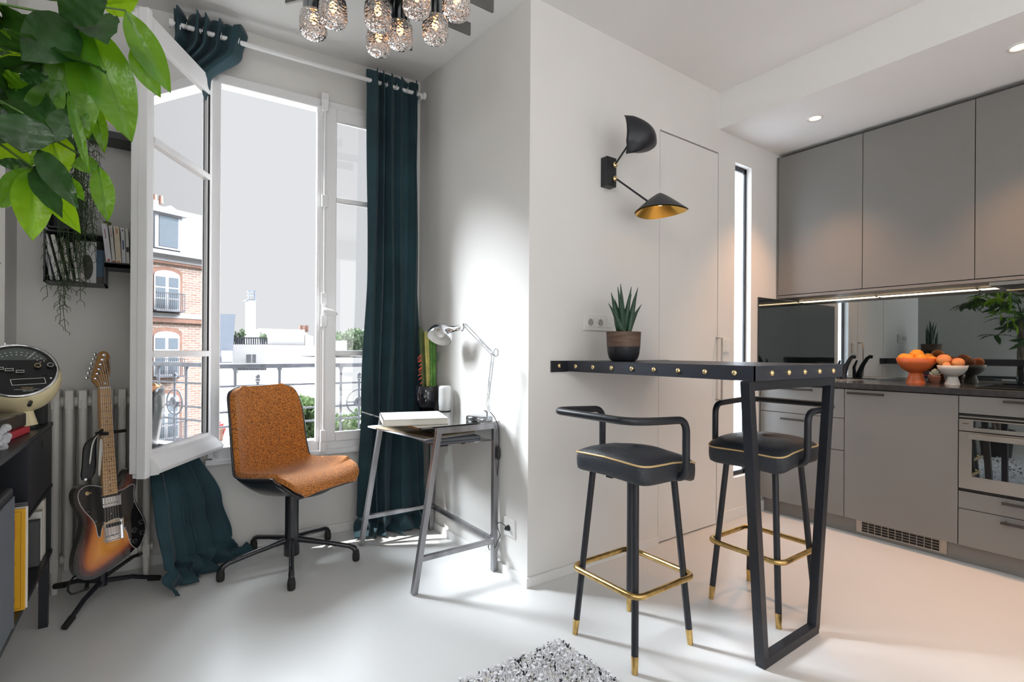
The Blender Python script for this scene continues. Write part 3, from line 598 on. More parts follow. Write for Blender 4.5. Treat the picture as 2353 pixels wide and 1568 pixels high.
# hanging rhipsalis
t = thing('hanging_plant', 'dark green hanging cactus plant with long trailing forked stems before the box shelves', 'plant', (-.30, 2.93, 2.05))
M_rh = leaf_mat('rhipsalis_green', (.035, .07, .02), (.06, .12, .02), .15, .5)
m = MB(); r2 = random.Random(11)
def strand(px, py0, py1, Y, lw=.0012):
    a = fY(px, py0, Y); b = fY(px, py1, Y); n = max(4, int((a.z-b.z)/.045)); cur = a.copy(); pts = [a.copy()]
    for i in range(n):
        cur = cur+Vector((r2.uniform(-.006, .006), r2.uniform(-.008, .008), (b.z-a.z)/n)); pts.append(cur.copy())
        for s in (-1, 1):
            if r2.random() < .9:
                L = r2.uniform(.018, .036); e1 = cur+Vector((s*r2.uniform(.010, .018), r2.uniform(-.012, .012), -L*.45)); e2 = e1+Vector((s*r2.uniform(-.002, .008), r2.uniform(-.004, .004), -L*.6)); m.tube([cur, e1, e2], [lw, lw*1.1, lw*.5], 4, caps=False)
    m.tube(pts, lw*1.1, 4, caps=False)
for px, a, b in ((100, 505, 680), (137, 470, 760), (133, 500, 745), (145, 430, 690), (150, 480, 700), (158, 400, 660), (163, 350, 640), (168, 200, 560), (172, 200, 600), (176, 230, 640), (180, 200, 600), (178, 420, 690), (186, 250, 620), (190, 220, 560), (194, 260, 600),
                 (198, 300, 610), (205, 250, 540), (210, 260, 600), (214, 280, 560), (220, 270, 520), (223, 300, 560), (160, 190, 500), (165, 200, 480), (155, 300, 560), (170, 300, 520), (200, 380, 620), (141, 520, 700), (150, 540, 660), (226, 330, 500), (216, 420, 600),
                 (172, 190, 470), (183, 190, 520), (163, 190, 430), (192, 200, 480), (186, 190, 440), (178, 190, 500), (168, 250, 520), (175, 480, 640), (152, 560, 640), (192, 560, 660)):
    strand(px+r2.uniform(-2, 2), a, b, r2.uniform(2.86, 2.955))
m.obj('trailing_stems', M_rh, t)
m = MB(); c = fY(172, 195, 2.92); m.lathe([(0, -.02), (.045, -.02), (.055, .05), (.05, .05), (.045, -.01), (0, -.01)], (c.x-.02, 2.92, c.z), 20); m.obj('hanging_pot', M_dark, t)
for s in (-1, 1): m = MB(); m.cyl((c.x-.02+s*.05, 2.92, c.z+.04), (c.x-.02, 2.92, 2.74), .0012, n=5); m.obj('cord', M_dark, t)
# ================================================================== SHELVING UNIT AND ITS THINGS
XF = -.33
t = thing('shelving_unit', 'low black steel shelving unit along the left wall', 'shelf', (-.5, 2.3, 0))
m = MB(); m.box(-.66, XF, 1.62, 2.785, .783, .80); m.obj('top_board', M_black, t, bevel=.001)
m = MB(); m.box(-.66, XF, 1.62, 2.785, .262, .28); m.obj('bottom_board', M_black, t, bevel=.001)
m = MB(); m.box(-.66, XF, 2.30, 2.785, .535, .545); m.obj('middle_board', M_black, t)
for y in (1.63, 2.30, 2.775): m = MB(); m.box(-.66, XF-.004, y-.006, y+.006, .28, .783); m.obj('divider', M_black, t)
m = MB(); m.box(XF-.008, XF-.002, 2.306, 2.770, .548, .780); d_ = m.obj('flap_door', M_black, t)
m = MB(); m.prism([(2.545+.006*math.cos(a), .742+.016*math.sin(a)) for a in [k*math.pi/10 for k in range(20)]], XF-.003, XF-.0012, Matrix(((0, 0, 1, 0), (1, 0, 0, 0), (0, 1, 0, 0), (0, 0, 0, 1)))); m.obj('finger_hole', M_gap, d_)
m = MB(); m.box(-.66, -.65, 1.62, 2.785, .28, .783); m.obj('back_panel', M_black, t)
for x, y in ((-.345, 2.70), (-.645, 2.70), (-.345, 1.70), (-.645, 1.70)): m = MB(); m.box(x-.014, x+.014, y-.014, y+.014, 0, .262); m.obj('leg', M_black, t)
# retro radio
M_cream = mat('cream_plastic', (.80, .69, .42), .22, var=.03, coat=.4)
t = thing('radio', 'cream ball shaped retro radio with slanted black control face on the black unit', 'radio', (-.392, 2.62, .80))
RC = Vector((-.412, 2.60, .983)); RR_ = .128
m = MB(); m.sph(RC, RR_, 28); body = m
fn = Vector((.16, -.80, .56)).normalized(); fx_ = Vector((0, 0, 1)).cross(fn).normalized(); fy_ = fn.cross(fx_)
if fx_.x < 0: fx_ = -fx_; fy_ = -fy_
# cut the ball by flattening everything beyond the face plane
cut = .062
for i, p in enumerate(m.v):
    q = (p-RC).dot(fn)
    if q > cut: m.v[i] = p-fn*(q-cut)
m.obj('body', M_cream, t); FR_ = math.sqrt(RR_**2-cut**2)
TF = axes(RC+fn*cut, fx_, fy_, fn)
m = MB(TF); m.lathe([(FR_-.004, -.002), (FR_+.003, .0), (FR_+.003, .006), (FR_-.002, .009), (FR_-.006, .006), (FR_-.006, 0)], n=64); m.obj('chrome_ring', M_chrome, t)
m = MB(TF); m.lathe([(FR_-.006, .004), (FR_-.014, .0012), (0, .0012)], n=48); face = m.obj('control_face', M_dark, t)
M_tick = mat('tick_white', (.75, .78, .74), .5); M_dial = mat('dial_window', (.10, .115, .11), .2)
m = MB(TF); m.prism([(-.083, .045)]+[(.094*math.cos(a), .098*math.sin(a)) for a in [R(k) for k in range(152, 27, -6)]]+[(.083, .045)], .0014, .0022); m.obj('tuning_dial', M_dial, t)
m = MB(TF)
for k in range(13):
    a = R(150-10*k)
    for rr in (.084, .072): m.box(rr*math.cos(a)*1.02-.002, rr*math.cos(a)*1.02+.002, rr*math.sin(a)*.95-.0012, rr*math.sin(a)*.95+.0012, .0023, .0028)
m.bar((.028, .05, .0027), (.052, .082, .0027), .0012, .0006); m.obj('dial_numbers', M_tick, t)
for x, y in ((-.045, .004), (-.020, -.002), (.008, -.010)):
    m = MB(TF); m.box(x-.002, x+.002, y-.018, y+.022, .0013, .0018); m.obj('slider_slot', M_gap, t)
    m = MB(TF); m.box(x-.010, x+.010, y-.005, y+.005, .002, .010); sk = m.obj('slider_knob', M_dark, t)
    m = MB(TF)
    for a in ((x-.011, x+.011, y+.004, y+.0055), (x-.011, x+.011, y-.0055, y-.004), (x-.011, x-.0095, y-.005, y+.005), (x+.0095, x+.011, y-.005, y+.005)): m.box(*a, .010, .011)
    m.obj('knob_rim', M_tick, sk)
for x, y, c in ((.055, .010, M_brassb), (.090, .012, M_chrome)):
    m = MB(TF); m.cyl((x, y, .001), (x, y, .018), .0095, .0085, 20); kb = m.obj('rotary_knob', M_dark, t)
    m = MB(TF); m.lathe([(.0088, .018), (.0095, .019), (.0088, .0195), (.0076, .019)], (0, 0, 0), 24, Matrix.Identity(3)); m.v = [p+Vector((x, y, 0)) for p in m.v]; m.obj('knob_ring', c, kb)
m = MB(TF); m.box(.072, .080, -.024, -.017, .001, .006); m.obj('push_button', M_dark, t)
m = MB(TF); m.cyl((.090, -.040, .001), (.090, -.040, .007), .0035); m.obj('input_jack', M_chrome, t)
m = MB(TF); m.prism([(-.018, -.040), (.072, -.036), (.076, -.060), (-.014, -.064)], .0014, .002); m.obj('tape_slot', M_gap, t)
m = MB(TF)
pp = [(-.018, -.040), (.072, -.036), (.076, -.060), (-.014, -.064)]
for i in range(4): a, b_ = pp[i], pp[(i+1) % 4]; m.bar((a[0], a[1], .003), (b_[0], b_[1], .003), .002, .002)
m.obj('slot_trim', M_chrome, t)
text('Weltron', .009, mat('gold_print', (.55, .35, .12), .4), 'maker_lettering', t, TF @ Matrix.Translation((.026, -.0745, .0015)))
text('8 TRACK STEREO TAPE PLAYER SYSTEM', .0042, M_tick, 'small_lettering', t, TF @ Matrix.Translation((.028, -.082, .0015)))
text('MADE IN JAPAN', .0042, M_tick, 'small_lettering', t, TF @ Matrix.Translation((.028, -.0885, .0015)))
m = MB(); m.tube([(-.395, 2.59, .875), (-.385, 2.585, .84), (-.382, 2.585, .812)], [.030, .029, .034], 24); m.obj('foot', M_cream, t)
m = MB(); m.cyl((-.382, 2.585, .801), (-.382, 2.585, .813), .035, n=24); m.obj('foot_pad', M_dark, t)
q = fY(67, 932, 2.47); m = MB(); m.cyl(q, q+Vector((0, .03, .01)), .006); m.obj('socket', M_dark, t)
m = MB(); m.cyl(RC+Vector((-.03, 0, .122)), RC+Vector((-.03, 0, .137)), .0025, n=8); m.obj('antenna_tip', M_chrome, t)
# box behind the radio
m = MB(); m.box(-.42, -.345, 2.70, 2.775, .801, .93); tag(m.obj('black_box', M_dark, bevel=.002), 'small black box behind the retro radio at the unit end', 'box')
# black book on red book
t = thing('red_book', 'red book under the large black volume on the black unit', 'book', (-.44, 2.35, .801))
TRk = Matrix.Translation((-.445, 2.345, .801)) @ Matrix.Rotation(R(-6), 4, 'Z'); m = MB(TRk); m.box(-.095, .078, -.13, .13, 0, .022); m.obj('cover', mat('red_cloth', (.62, .05, .07), .5), t, bevel=.002)
t = thing('black_volume', 'thick glossy black volume lying on the red book', 'book', (-.45, 2.36, .823))
m = MB(TRk); m.box(-.095, .068, -.12, .135, .0225, .072); m.obj('cover', mat('gloss_black_cover', (.035, .035, .037), .18), t, bevel=.008, seg=3)
# grey fluffy item
m = MB(); r3 = random.Random(5)
for k in range(60): m.sph((-.372+r3.uniform(-.03, .02), 2.05+r3.uniform(-.06, .06), .835+r3.uniform(-.03, .03)), r3.uniform(.009, .016), 6)
tag(m.obj('fluffy_ornament', mat('grey_fluff', (.55, .55, .58), .9, bump=.8, bscale=120)), 'pale grey woolly ornament at the front edge of the unit', 'ornament', kind='stuff')
# record sleeves
M_yel = mat('yellow_sleeve', (.92, .48, .02), .45, var=.02)
t = thing('record_sleeve', 'bright yellow record sleeve with red and white badge standing in the unit', 'record', (-.47, 2.185, .281), 'records standing in the unit')
m = MB(); m.box(-.635, -.322, 2.175, 2.185, .281, .597); m.obj('sleeve', M_yel, t)
m = MB()
for a in ((-.332, -.331, .288, .590), (-.60, -.331, .589, .590), (-.60, -.331, .288, .289)): m.box(a[0], a[1], 2.1745, 2.175, a[2], a[3])
m.obj('border_line', mat('brown_ink', (.30, .12, .02), .5), t)
m = MB(); m.box(-.40, -.345, 2.1742, 2.175, .503, .562); m.obj('red_badge', mat('badge_red', (.55, .04, .04), .5), t)
TXM = lambda x, z: axes((x, 2.1738, z), (1, 0, 0), (0, 0, 1), (0, -1, 0))
m = MB(TXM(-.376, .533)); m.lathe([(.027, 0), (.027, .0004), (.013, .0004), (.013, 0)], n=32, smooth=False); m.obj('badge_ring', M_white, t)
for s, a0 in (('NELLE', 62), ('TTES', -58)):
    for i, ch in enumerate(s):
        a = a0-(i-2)*26 if s == 'NELLE' else a0+(i-1.5)*24
        rot = a-90 if s == 'NELLE' else a+90
        text(ch, .011, M_dark, 'badge_lettering', t, TXM(-.376, .533) @ Matrix.Translation((.0198*math.cos(R(a)), .0198*math.sin(R(a)), .0006)) @ Matrix.Rotation(R(rot), 4, 'Z'))
m = MB()
for a in ((-.388, -.345, .322, .3228), (-.388, -.345, .309, .3098), (-.3458, -.345, .309, .3228)): m.box(a[0], a[1], 2.1744, 2.175, a[2], a[3])
m.obj('label_frame', bpy.data.materials['brown_ink'], t)
text('DECCA', .010, M_dark, 'label_lettering', t, TXM(-.366, .316))
for i, (c, lab) in enumerate((((.82, .80, .76), 'white record sleeve directly behind the yellow one'), ((.10, .10, .11), 'dark record sleeve behind the white one'), ((.70, .72, .70), 'pale record sleeve at the back of the row'), ((.2, .2, .22), 'charcoal record sleeve farthest back in the row'))):
    t = thing('record_sleeve', lab, 'record', (-.47, 2.19+.013*i, .281), 'records standing in the unit'); m = MB(); m.box(-.632, -.318-.002*i, 2.188+.011*i, 2.196+.011*i, .281, .600+.006*(i % 2)); m.obj('sleeve', mat('sleeve', c, .5), t)
# amplifier with ribbed grille
t = thing('amplifier', 'black loudspeaker cabinet with ribbed grille standing in the unit', 'speaker', (-.49, 1.9, .281))
m = MB(); m.box(-.645, -.325, 1.66, 2.03, .281, .70); m.obj('cabinet', M_dark, t, bevel=.01)
m = MB()
for k in range(46): y = 1.68+k*.0073; m.cyl((-.322, y, .305), (-.322, y, .675), .0028, n=6)
m.obj('grille', mat('grille_grey', (.12, .13, .15), .5), t)
m = MB()
for y in (2.015,): m.cyl((-.326, y, .30), (-.320, y, .30), .005); m.cyl((-.326, y, .48), (-.320, y, .48), .005)
m.obj('screws', M_chrome, t)
for i, (y, z0, z1, c) in enumerate(((2.72, .281, .50, (.75, .72, .62)), (2.66, .281, .47, (.80, .80, .76)), (2.60, .281, .45, (.10, .10, .10)))):
    m = MB(); m.box(-.60, -.345, y-.02, y+.02, z0, z1); tag(m.obj('file_folder', mat('folder', c, .7)), ['cream folder at the far end of the unit', 'white folder beside the cream one in the unit', 'black folder nearest in the small compartment'][i], 'folder', 'folders in the lower compartment')
# ================================================================== GUITAR AND STAND
TG = Matrix.Translation((-.135, 2.79, .128)) @ Matrix.Rotation(R(25), 4, 'Z') @ Matrix.Rotation(R(-7), 4, 'X')   # x right, y back, z up
KG = .00178
def G(px, py): return ((px-249)*KG*.95, (1326-py)*KG*1.03)
outl = [(236, 1118), (226, 1119), (212, 1110), (196, 1108), (183, 1113), (175, 1127), (177, 1148), (187, 1170), (193, 1193), (189, 1216), (180, 1240), (172, 1265), (169, 1290), (175, 1310), (188, 1322), (208, 1328), (232, 1322), (262, 1309), (290, 1294), (314, 1276), (328, 1255), (331, 1235), (326, 1213), (316, 1192), (308, 1172), (307, 1150), (313, 1127), (316, 1105), (311, 1092), (300, 1088), (288, 1092), (281, 1106), (274, 1122), (264, 1130)]
def smooth(poly, it=2):
    for _ in range(it):
        q = []
        for i in range(len(poly)):
            a, b = poly[i], poly[(i+1) % len(poly)]
            q += [(a[0]*.75+b[0]*.25, a[1]*.75+b[1]*.25), (a[0]*.25+b[0]*.75, a[1]*.25+b[1]*.75)]
        poly = q
    return poly
bodyp = smooth([G(*p) for p in outl], 2)
XZ = lambda: Matrix(((1, 0, 0, 0), (0, 0, 1, 0), (0, 1, 0, 0), (0, 0, 0, 1)))
TGX = TG @ XZ()      # local (x, z, y-depth)
t = thing('electric_guitar', 'sunburst electric guitar with black pickguard leaning on its stand before the radiator', 'guitar', TG @ Vector((0, 0, 0)))
# sunburst: the lacquer itself fades from amber centre to black rim
M_burst = bpy.data.materials.new('sunburst_lacquer'); M_burst.use_nodes = True; nt = M_burst.node_tree; b = nt.nodes['Principled BSDF']; b.inputs['Roughness'].default_value = .12; b.inputs['Coat Weight'].default_value = .8
at = nt.nodes.new('ShaderNodeAttribute'); at.attribute_name = 'rim'; r = nt.nodes.new('ShaderNodeValToRGB'); cr = r.color_ramp
cr.elements[0].position = .06; cr.elements[0].color = (.006, .005, .005, 1); cr.elements[1].position = .85; cr.elements[1].color = (.85, .33, .03, 1)
e = cr.elements.new(.30); e.color = (.12, .015, .008, 1); e = cr.elements.new(.5); e.color = (.62, .17, .015, 1)
nt.links.new(at.outputs['Fac'], r.inputs['Fac']); nt.links.new(r.outputs['Color'], b.inputs['Base Color'])
m = MB(TGX); m.prism(bodyp, .0, .044); m.obj('body', mat('black_lacquer', (.008, .008, .009), .1, coat=.6), t, bevel=.006, seg=3)
# carved front sheet with rim distance attribute
def inside(p, poly):
    c = False; j = len(poly)-1
    for i in range(len(poly)):
        if (poly[i][1] > p[1]) != (poly[j][1] > p[1]) and p[0] < (poly[j][0]-poly[i][0])*(p[1]-poly[i][1])/(poly[j][1]-poly[i][1])+poly[i][0]: c = not c
        j = i
    return c
def dseg(p, a, b):
    vx, vy = b[0]-a[0], b[1]-a[1]; L = vx*vx+vy*vy or 1e-9; k = max(0, min(1, ((p[0]-a[0])*vx+(p[1]-a[1])*vy)/L)); return math.hypot(p[0]-a[0]-k*vx, p[1]-a[1]-k*vy)
cxb = sum(p[0] for p in bodyp)/len(bodyp); czb = sum(p[1] for p in bodyp)/len(bodyp)
gm = bpy.data.meshes.new('front'); vv = []; ff = []; att = []; st = .006
gx = [min(p[0] for p in bodyp)+i*st for i in range(60)]; gz = [min(p[1] for p in bodyp)+i*st for i in range(80)]; idx = {}
shr = [(cxb+(p[0]-cxb)*.975, czb+(p[1]-czb)*.98) for p in bodyp]
for i, x in enumerate(gx):
    for j, z in enumerate(gz):
        if inside((x, z), shr): idx[i, j] = len(vv); vv.append(TGX @ Vector((x, z, -.0012))-base[t.name]); att.append(min(1, min(dseg((x, z), bodyp[k], bodyp[k-1]) for k in range(len(bodyp)))/.095))
for (i, j) in idx:
    if (i+1, j) in idx and (i, j+1) in idx and (i+1, j+1) in idx: ff.append((idx[i, j], idx[i+1, j], idx[i+1, j+1], idx[i, j+1]))
gm.from_pydata(vv, [], ff); a_ = gm.attributes.new('rim', 'FLOAT', 'POINT'); a_.data.foreach_set('value', att); gm.materials.append(M_burst); gm.update()
go = bpy.data.objects.new('front_finish', gm); C.objects.link(go); go.parent = t; base[go.name] = base[t.name]
# pickguard (black, white edge)
pg = smooth([G(*p) for p in [(236, 1122), (222, 1116), (205, 1111), (190, 1116), (183, 1130), (186, 1150), (196, 1170), (210, 1190), (217, 1205), (219, 1225), (221, 1236), (227, 1237), (229, 1222), (234, 1207), (272, 1200), (276, 1225), (284, 1240), (287, 1262), (295, 1280), (306, 1288), (316, 1277), (326, 1254), (328, 1235), (323, 1213), (313, 1192), (305, 1172), (304, 1150), (308, 1130), (300, 1128), (284, 1136), (268, 1138), (264, 1142)]], 2)
m = MB(TGX); m.prism(pg, -.0040, -.0020); m.obj('pickguard_edge', M_white, t)
cxp = sum(p[0] for p in pg)/len(pg); czp = sum(p[1] for p in pg)/len(pg)
m = MB(TGX); ins = []
for i in range(len(pg)):
    a, b_, c_ = pg[i-1], pg[i], pg[(i+1) % len(pg)]; tx, tz = c_[0]-a[0], c_[1]-a[1]; L = math.hypot(tx, tz) or 1; nx, nz = -tz/L, tx/L
    q = (b_[0]+nx*.0016, b_[1]+nz*.0016); q = q if inside(q, pg) else (b_[0]-nx*.0016, b_[1]-nz*.0016); ins.append(q)
m.prism(ins, -.0046, -.0039); m.obj('pickguard', mat('pickguard_black', (.012, .012, .013), .08, coat=.5), t)
nk0 = G(250, 1142); nk1 = G(250, 888); NW0, NW1 = .0265, .0205
M_maple = ramp_mat('maple_neck', 'ShaderNodeTexNoise', [(.3, (.66, .36, .14)), (.7, (.72, .42, .18))], .25, 18, (6, 6, .5)); M_head = ramp_mat('headstock_lacquer', 'ShaderNodeTexNoise', [(.3, (.36, .18, .06)), (.7, (.46, .25, .09))], .25, 12, (6, 6, .6))
m = MB(TGX); m.prism([(-NW0, nk0[1]), (NW0, nk0[1]), (NW1, nk1[1]), (-NW1, nk1[1])], -.018, .006); m.obj('neck', M_maple, t, bevel=.004)
m = MB(TG); zs = []
L_ = nk1[1]-nk0[1]+.20
for k in range(1, 22):
    z = nk1[1]-.648*(1-2**(-k/12)); 
    if z < nk0[1]+.004: break
    f = (z-nk0[1])/(nk1[1]-nk0[1]); w_ = NW0+(NW1-NW0)*f; m.box(-w_, w_, -.0192, -.0178, z-.0009, z+.0009); zs.append(z)
m.obj('frets', mat('fret_wire', (.16, .15, .14), .3, .8), t)
zs = [nk1[1]]+zs; m = MB(TG)
for k in (3, 5, 7, 9, 12, 15, 17, 19, 21):
    if k < len(zs):
        zc_ = (zs[k]+zs[k-1])/2
        for xo in ((-.009, .009) if k == 12 else (0,)): m.cyl(TG.inverted() @ (TG @ Vector((xo, -.0178, zc_))), Vector((xo, -.0187, zc_)), .0026, n=10)
m.obj('fret_markers', M_dark, t)
m = MB(TG); m.box(-NW1, NW1, -.021, -.012, nk1[1]-.001, nk1[1]+.004); m.obj('nut', M_white, t)
hz = nk1[1]
hp = smooth([(-.022, hz), (-.030, hz+.018), (-.044, hz+.035), (-.040, hz+.060), (-.022, hz+.125), (-.012, hz+.158), (.004, hz+.166), (.020, hz+.158), (.027, hz+.140), (.020, hz+.118), (.024, hz+.095), (.025, hz+.072), (.017, hz+.040), (.021, hz+.014), (.022, hz)], 2)
m = MB(TGX); m.prism(hp, -.012, .003); m.obj('headstock', M_head, t, bevel=.002)
for k in range(6):
    z = hz+.044+k*.0205; x = -.030+k*.0068
    m = MB(TG); m.cyl((x, -.012, z), (x, -.0145, z), .0065); m.cyl((x, -.0145, z), (x, -.024, z), .0032); m.cyl((x-.004, .001, z), (x-.024, .001, z+.004), .0022, n=8); m.sph((x-.028, .001, z+.005), .0068, 10, (1, .6, 1.2)); m.obj('tuning_peg', M_chrome, t)
m = MB(TG); m.cyl((.002, -.012, hz+.020), (.002, -.0145, hz+.020), .0045); m.obj('string_tree', M_chrome, t)
TH = TG @ axes((.0125, -.0124, hz+.092), (.10, 0, 1), (-1, 0, .10), (0, -1, 0))
text('Fender', .024, M_dark, 'headstock_lettering', t, TH, .0003, .35)
text('TELECASTER CUSTOM', .006, M_dark, 'headstock_lettering', t, TH @ Matrix.Translation((.018, -.011, 0)), .0003)
m = MB(TG)
bz_ = G(250, 1238)[1]
for k in range(6):
    xa = (-.5+k/5)*.052; xb = (-.5+k/5)*.034; xc = -.030+k*.0068
    m.cyl((xa, -.019, bz_), (xb, -.0225, nk1[1]), .00045+.0002*(5-k)/5, n=5); m.cyl((xb, -.0225, nk1[1]), (xc, -.019, hz+.044+k*.0205), .0005, n=5)
m.obj('strings', M_chrome, t)
def GB(m, x0, y0, x1, y1, d0, d1): a = G(x0, y0); b_ = G(x1, y1); m.box(a[0], b_[0], -d1, -d0, b_[1], a[1]); return m
m = MB(TG); GB(m, 233, 1147, 274, 1171, .004, .012); m.obj('neck_pickup', M_chrome, t, bevel=.002)
m = MB(TG); a = G(0, 1163)[1]
for k in range(6): m.cyl(((-.5+k/5)*.05, -.012, a), ((-.5+k/5)*.05, -.0135, a), .0022, n=8)
m.obj('pole_pieces', M_dark, t)
m = MB(TG); GB(m, 235, 1203, 275, 1252, .001, .003); 
for a in ((233, 236), (273, 276)): GB(m, a[0], 1203, a[1], 1252, .003, .012)
GB(m, 235, 1250, 276, 1252, .003, .010); m.obj('bridge_plate', M_chrome, t)
for k in range(3): m = MB(TG); xx = -.018+k*.018; m.cyl((xx, -.011, bz_-.004), (xx+.014, -.011, bz_-.004), .004, n=10); m.obj('saddle', M_chrome, t)
m = MB(TG); GB(m, 240, 1211, 271, 1219, .003, .009); m.obj('bridge_pickup', M_dark, t)
for px, py in ((300, 1240), (317, 1225), (318, 1251), (300, 1267)):
    x, z = G(px, py); m = MB(TG); m.cyl((x, -.004, z), (x, -.009, z), .0115, .010, 20); m.cyl((x, -.009, z), (x, -.017, z), .0075, .0065, 16); kk = m.obj('control_knob', mat('knob_black', (.02, .02, .022), .2), t)
    m = MB(TG)
    for i in range(10): a = R(36*i); m.bar((x+.0082*math.cos(a), -.0093, z+.0082*math.sin(a)), (x+.0108*math.cos(a), -.0088, z+.0108*math.sin(a)), .0009, .0006)
    m.obj('knob_numbers', M_tick, kk)
x, z = G(203, 1130); m = MB(TG); m.cyl((x, -.004, z), (x, -.007, z), .0075, n=20); m.cyl((x, -.007, z), (x+.012, -.013, z+.001), .0028, .0036, 10); m.obj('toggle_switch', M_brassb, t)
m = MB(TG)
for px, py in ((193, 1117), (187, 1147), (203, 1172), (218, 1198), (222, 1233), (302, 1172), (281, 1229), (290, 1260), (305, 1286), (307, 1133), (233, 1142), (274, 1147), (251, 1188), (232, 1121)):
    x, z = G(px, py); m.cyl((x, -.0044, z), (x, -.0056, z), .002, n=8)
m.obj('pickguard_screws', M_chrome, t)
# strap
m = MB(); Pn = lambda x, y, z: TG @ Vector((x, y, z))
def ribbon(pts, wv, mt, nm, par, th=.003):
    mm = MB(); Gd = []
    for p, w_ in zip(pts, wv): Gd.append([Vector(p)-Vector(w_)/2, Vector(p)+Vector(w_)/2])
    mm.grid(Gd); return mm.obj(nm, mt, par, solid=th, subd=1)
def gp(px, py, Y): return fY(px, py, Y)
t2 = thing('guitar_strap', 'black guitar strap with off-white stripe hung over the stand arm', 'strap', gp(205, 1100, 2.79))
pts = [gp(198, 1108, 2.735), gp(206, 1075, 2.74), gp(205, 1040, 2.75), gp(207, 1012, 2.765), gp(222, 995, 2.79), gp(238, 992, 2.80)]
ws = [Vector((.055, .02, 0)), Vector((.05, .02, 0)), Vector((.048, .02, 0)), Vector((.045, .02, .01)), Vector((.02, .015, .035)), Vector((.01, .01, .03))]
ribbon(pts, ws, M_dark, 'band', t2)
ribbon([p+Vector((.004, -.004, 0)) for p in [gp(203, 1070, 2.735), gp(206, 1045, 2.74), gp(209, 1020, 2.75), gp(217, 1003, 2.77), gp(228, 996, 2.785)]], [Vector((.006, 0, 0))]*3+[Vector((.008, 0, .004)), Vector((.006, 0, .006))], M_paper, 'stripe', t2, .001)
ribbon([gp(232, 1005, 2.80), gp(233, 1030, 2.80), gp(229, 1060, 2.79), gp(228, 1100, 2.78)], [Vector((.012, .01, 0)), Vector((.015, .01, 0)), Vector((.010, .01, 0)), Vector((.010, .01, 0))], M_paper, 'back_band', t2, .002)
q = gp(197, 1102, 2.728); m = MB(); m.cyl(q, q+Vector((0, -.004, 0)), .005); m.obj('strap_button', M_chrome, t2)
m = MB(); m.tube([gp(170, 1326, 2.78), gp(158, 1340, 2.76), gp(156, 1358, 2.73), gp(164, 1366, 2.72), gp(180, 1362, 2.72), gp(205, 1352, 2.74)], .004, 8); m.obj('loose_end', M_dark, t2)
# stand
t = thing('guitar_stand', 'black tripod guitar stand with padded yoke on the floor', 'stand', (-.18, 2.86, 0))
hub = Vector((-.175, 2.84, .095)); top = fY(262, 985, 2.885)
m = MB(); m.tube([hub, hub+Vector((0, .03, .05)), Vector((top.x-.01, 2.90, top.z-.02))], .009, 10); m.obj('mast', M_black, t)
for k, e in enumerate(((fz(148, 1443, .012)), Vector((.035, 2.93, .012)), Vector((-.345, 2.985, .05)))):
    m = MB(); m.tube([hub-Vector((0, 0, .01)), hub.lerp(e, .5)+Vector((0, 0, .008)), e], [.011, .010, .009], 10); lg = m.obj('leg', M_black, t)
    m = MB(); dd = (e-hub).normalized(); m.tube([e-dd*.05, e], [.013, .012], 12); m.obj('rubber_foot', M_rubber, lg)
m = MB(); m.cyl(hub-Vector((0, 0, .03)), hub+Vector((0, 0, .03)), .02); m.obj('hub', M_black, t)
m = MB(); a0 = TG @ Vector((-.07, .05, -.015)); b0 = TG @ Vector((.10, .05, .03)); m.tube([a0+Vector((0, -.07, -.005)), a0, hub+Vector((0, 0, .0)), b0, b0+Vector((.03, -.07, .03))], .008, 10); m.obj('cradle', M_rubber, t)
a = fY(205+8, 999, 2.83); b_ = fY(288, 990, 2.83); m = MB(); m.tube([fY(250, 997, 2.79), fY(228, 998, 2.79), fY(222, 996, 2.85), fY(262, 993, 2.88), fY(270, 992, 2.84), fY(287, 990, 2.80)], .007, 10); m.obj('neck_yoke', M_rubber, t)
# ================================================================== ORANGE SWIVEL CHAIR
CH = Vector((.592, 2.789, 0)); fa = R(-60); fwd = Vector((math.cos(fa), math.sin(fa), 0)); lat = Vector((-fwd.y, fwd.x, 0))
t = thing('swivel_chair', 'orange tweed swivel chair with black shell and five spoke base at the window', 'chair', CH)
